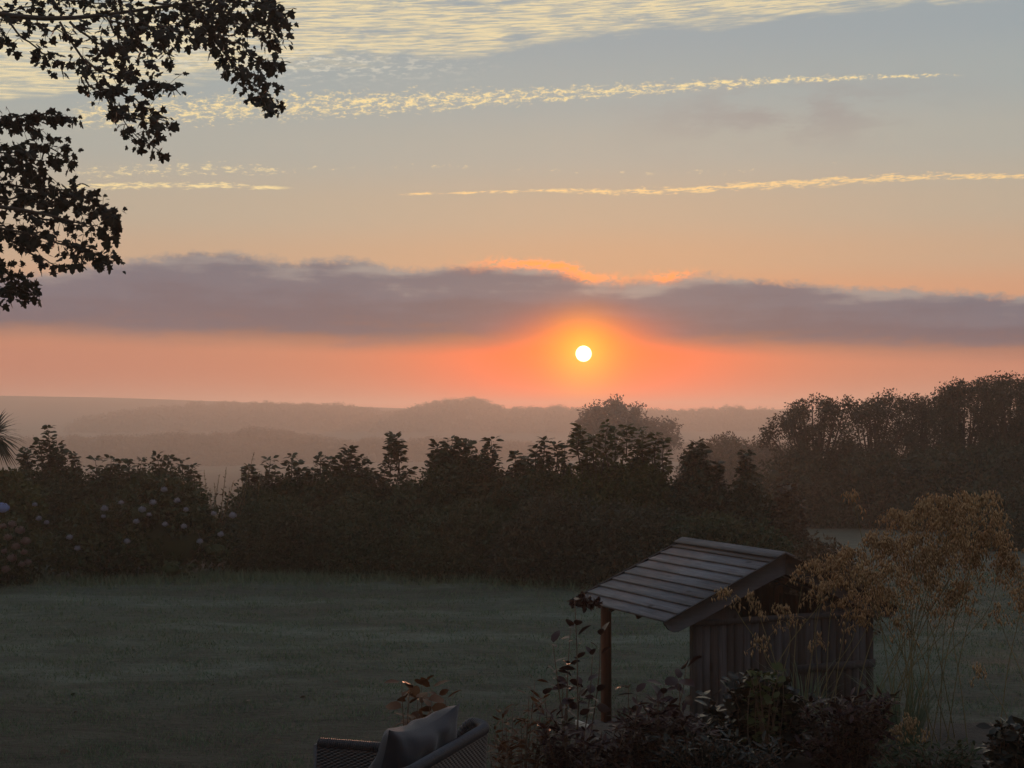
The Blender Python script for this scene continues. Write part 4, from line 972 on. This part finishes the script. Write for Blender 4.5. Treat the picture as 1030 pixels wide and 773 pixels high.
leafy('shrub', 'dark glossy-leaved bush before the playhouse wall with a greener peak', 'shrub', (765, 10.8), tips(735, 800, 676, 712, 34) + tips(700, 830, 695, 760, 90), 'leaf_glossy', .10, 32, OVAL, group='leafy plants of the bed')
leafy('shrub', 'cluster of dull green leaves crowning the dark glossy bush', 'shrub', (772, 10.5), tips(752, 792, 674, 692, 16), 'leaf_olive', .075, 16, OVAL, group='leafy plants of the bed')
leafy('shrub', 'purple-leaved bush under the right end of the playhouse wall', 'shrub', (850, 10.5), tips(805, 900, 700, 765, 100), 'leaf_maroon', .095, 34, group='leafy plants of the bed')
leafy('shrub', 'low leafy edging plant at the bottom centre of the bed', 'shrub', (720, 9.9), tips(660, 790, 742, 775, 90), 'leaf_glossy', .085, 40, group='leafy plants of the bed')
leafy('shrub', 'low greenish plant below the stems of the big oat grass', 'shrub', (935, 10.0), tips(880, 985, 748, 775, 70), 'leaf_dark', .07, 40, group='leafy plants of the bed')
leafy('shrub', 'dark low bush in the bottom right corner', 'shrub', (1018, 10.2), tips(990, 1050, 728, 770, 60), 'leaf_glossy', .085, 34, OVAL, group='leafy plants of the bed')
leafy('shrub', 'plant with large yellow and russet leaves behind the chair cushion', 'shrub', (428, 9.3), [(404, 686, -.03), (412, 694, -.02), (424, 690, 0), (434, 692, 0), (440, 700, .02), (448, 704, .03), (420, 704, 0), (432, 712, 0), (410, 706, -.02), (428, 722, 0)], 'leaf_redbrown', .115, 15, OVAL, droop=.3)

dlf = MB(); scatter(dlf, OVAL, np.array([[0, 0, 0.]]), np.array([[0, 1., .08]]), .10, nrm=np.array([[.15, .1, 1.]])); pl_ = None
for q, (px, py) in enumerate(((78, 716), (50, 715), (76, 700), (252, 706), (308, 702), (262, 730), (278, 744), (212, 691), (60, 757), (190, 668), (340, 688), (120, 738), (30, 700))):
    d_ = EYE / -ray(px, py)[2]; p = at(px, py, d_)
    if pl_ is None: pl_ = dlf.build('fallen_leaf', 'leaf_rust'); o_ = pl_
    else: o_ = pl_.copy(); COL.objects.link(o_)
    o_.location = (p[0], d_, gz(p[0], d_) + .025); o_.rotation_euler = (rng.uniform(-.5, .5), rng.uniform(-.5, .5), rng.uniform(0, 6)); o_.scale = (rng.uniform(.6, 1.2),) * 3
    tag(o_, 'small dead leaf lying on the dewy lawn', 'leaf', 'dead leaves scattered on the lawn')

def pebble(label, px, py, d, s_):
    p = at(px, py, d); g = gz(p[0], p[1]); mb = MB(); blob(mb, (0, 0, 0), s_, .10); o = mb.build('stone', 'stone', smooth=True); o.location = (p[0], d, g + s_[2] * .45)
    tag(o, label, 'stone')
pebble('flat grey stone half sunk in the bed below the purple bush', 868, 762, 10.2, (.16, .10, .05))

# ------------------------------------------------------------------ wicker armchair and its cushion
def armchair():
    zf = 1.052; cx, cyy = -.805, 7.517; rz = R(-19)
    t = thing('wicker_seat', 'grey woven wicker garden seat on the terrace, cut by the bottom edge', 'garden seat', (cx, cyy, zf), rz)
    # local frame: back towards +X, front towards -X
    hw, hl = .62, .50; cr = .15
    path = []                                    # plan of the shell, near arm front -> back -> far arm front
    for x in np.linspace(-hl, hl - cr, 18): path.append((x, -hw))
    for a in np.linspace(-90, 0, 12)[1:]: path.append((hl - cr + cr * math.cos(R(a)), -hw + cr + cr * math.sin(R(a))))
    for y in np.linspace(-hw + cr, hw - cr, 12)[1:]: path.append((hl, y))
    for a in np.linspace(0, 90, 12)[1:]: path.append((hl - cr + cr * math.cos(R(a)), hw - cr + cr * math.sin(R(a))))
    for x in np.linspace(hl - cr, -hl, 18)[1:]: path.append((x, hw))
    P = np.array(path); seg = np.linalg.norm(np.diff(P, axis=0), axis=1); s_ = np.concatenate([[0], np.cumsum(seg)]); Ltot = s_[-1]
    cell = .020; nc = int(Ltot / cell); sub = 4; NU = nc * sub + 1; row = .011
    u = np.linspace(0, Ltot, NU); PX_ = np.interp(u, s_, P[:, 0]); PY_ = np.interp(u, s_, P[:, 1])
    tx = np.gradient(PX_); ty = np.gradient(PY_); ll = np.hypot(tx, ty); nxn, nyn = ty / ll, -tx / ll      # outward
    def rimh(x): return .632 + .172 * sm((x - (hl - .26)) / .17)
    RH = rimh(PX_)
    for inner in (0, 1):
        mb = MB(); rows = int((.75 - .10) / row) ; NV = rows * 3 + 1
        vv = np.linspace(0, 1, NV)
        U, V = np.meshgrid(np.arange(NU), np.arange(NV))
        zc = .10 + (RH[None] - .10) * vv[:, None]
        rowi = (V // 3); cellu = u[U] / cell
        w = np.cos(np.pi * cellu) * np.where(rowi % 2, 1, -1) * .0035 + np.abs(np.sin(V / 3 * np.pi)) * .0032
        lean = .03 * (zc / .9) ** 2
        off = (w + lean + .018) if not inner else (-w * 1.0 - .018 + lean)
        XX = PX_[None] + nxn[None] * off; YY = PY_[None] + nyn[None] * off
        idx = V * NU + U; i = idx[:-1, :-1]
        Fq = np.stack([i, i + 1, i + NU + 1, i + NU], -1).reshape(-1, 4)
        if inner: Fq = Fq[:, ::-1]
        mb.add(np.stack([XX, YY, zc], -1).reshape(-1, 3), Fq); mb.build('inner_shell' if inner else 'woven_shell', 'wicker', t, smooth=True)
    # rolled rim with a wrapped strand
    rim = MB(); lean = .03 * (RH / .9) ** 2
    ln = np.stack([PX_ + nxn * lean, PY_ + nyn * lean, RH], 1)[::2]
    tube(rim, ln, .024, 8)
    m2 = np.linspace(0, len(ln) - 1, len(ln) * 14); C = np.stack([np.interp(m2, np.arange(len(ln)), ln[:, i]) for i in range(3)], 1)
    T_ = unit(np.gradient(C, axis=0)); A = unit(np.cross(T_, [0, 0, 1.])); B = np.cross(A, T_); ph = m2 * 2 * np.pi * .78
    hel = C + .026 * (np.cos(ph)[:, None] * A + np.sin(ph)[:, None] * B); tube(rim, hel, .0045, 4)
    rim.build('rim', 'wicker', t, smooth=True)
    fr = MB()
    for y in (-1, 1):                            # front faces of the arms
        yy = y * (hw); box(fr, (-hl - .022, yy - .028 + (.02 if y > 0 else -.02), .10), (-hl + .0, yy + .028 + (.02 if y > 0 else -.02), .625))
    box(fr, (-hl - .012, -hw + .035, .10), (-hl + .01, hw - .035, .33)); box(fr, (-hl + .012, -hw + .022, .28), (hl - .022, hw - .022, .32)); fr.build('seat_base', 'wicker', t)
    for x in (-.43, .42):
        for y in (-.55, .55):
            l = MB(); tube(l, [(x, y, 0), (x, y, .14)], [.014, .018], 8); l.build('leg', 'wicker', t)
    c = MB(); pillow(c, .84, 1.08, .14); o = c.build('seat_cushion', 'cushion_fabric', t, smooth=True); o.location = (-.04, 0, .38)
def pillow(mb, w, h, th, n=26, pinch=.12, crease=.0):
    U, V = np.meshgrid(np.linspace(-1, 1, n), np.linspace(-1, 1, n)); prof = np.clip((1 - np.abs(U) ** 3.2) * (1 - np.abs(V) ** 3.2), 0, 1) ** .5
    X_ = U * w / 2 * (1 - pinch * (1 - V ** 2) * np.abs(U) ** 4 * .6); Y_ = V * h / 2 * (1 - pinch * (1 - U ** 2) * np.abs(V) ** 4)
    wr = crease * (np.sin(U * 9 + V * 4) * .5 + np.sin(U * 4 - V * 7 + 1) * .6 + np.sin(U * 15 + 2) * np.clip(V, 0, 1) * .4) * prof
    for sgn in (1, -1):
        Z_ = sgn * (prof * th / 2) + wr
        i = (np.arange(n - 1)[:, None] * n + np.arange(n - 1)[None]); Fq = np.stack([i, i + 1, i + n + 1, i + n], -1).reshape(-1, 4)
        mb.add(np.stack([X_, Y_, Z_], -1).reshape(-1, 3), Fq if sgn > 0 else Fq[:, ::-1])
armchair()
cm = MB(); pillow(cm, .66, .56, .21, pinch=.22, crease=.020); cu = cm.build('cushion', 'cushion_fabric', smooth=True)
tag(cu, 'plump blue-grey square cushion leaning against the back of the wicker seat', 'cushion')
A_ = at(386, 740, 7.02); B_ = at(465, 709, 7.66)
ux = Vector(B_ - A_).normalized(); dn_ = Vector((-.34, .12, -.93)); nz = ux.cross(dn_).normalized(); vy = nz.cross(ux).normalized()
up_ = vy if vy.z > 0 else -vy; nz = ux.cross(up_)
mid = (Vector(A_) + Vector(B_)) / 2 - up_ * .26
cu.matrix_world = Matrix.Translation(mid) @ Matrix((ux, up_, nz)).transposed().to_4x4()
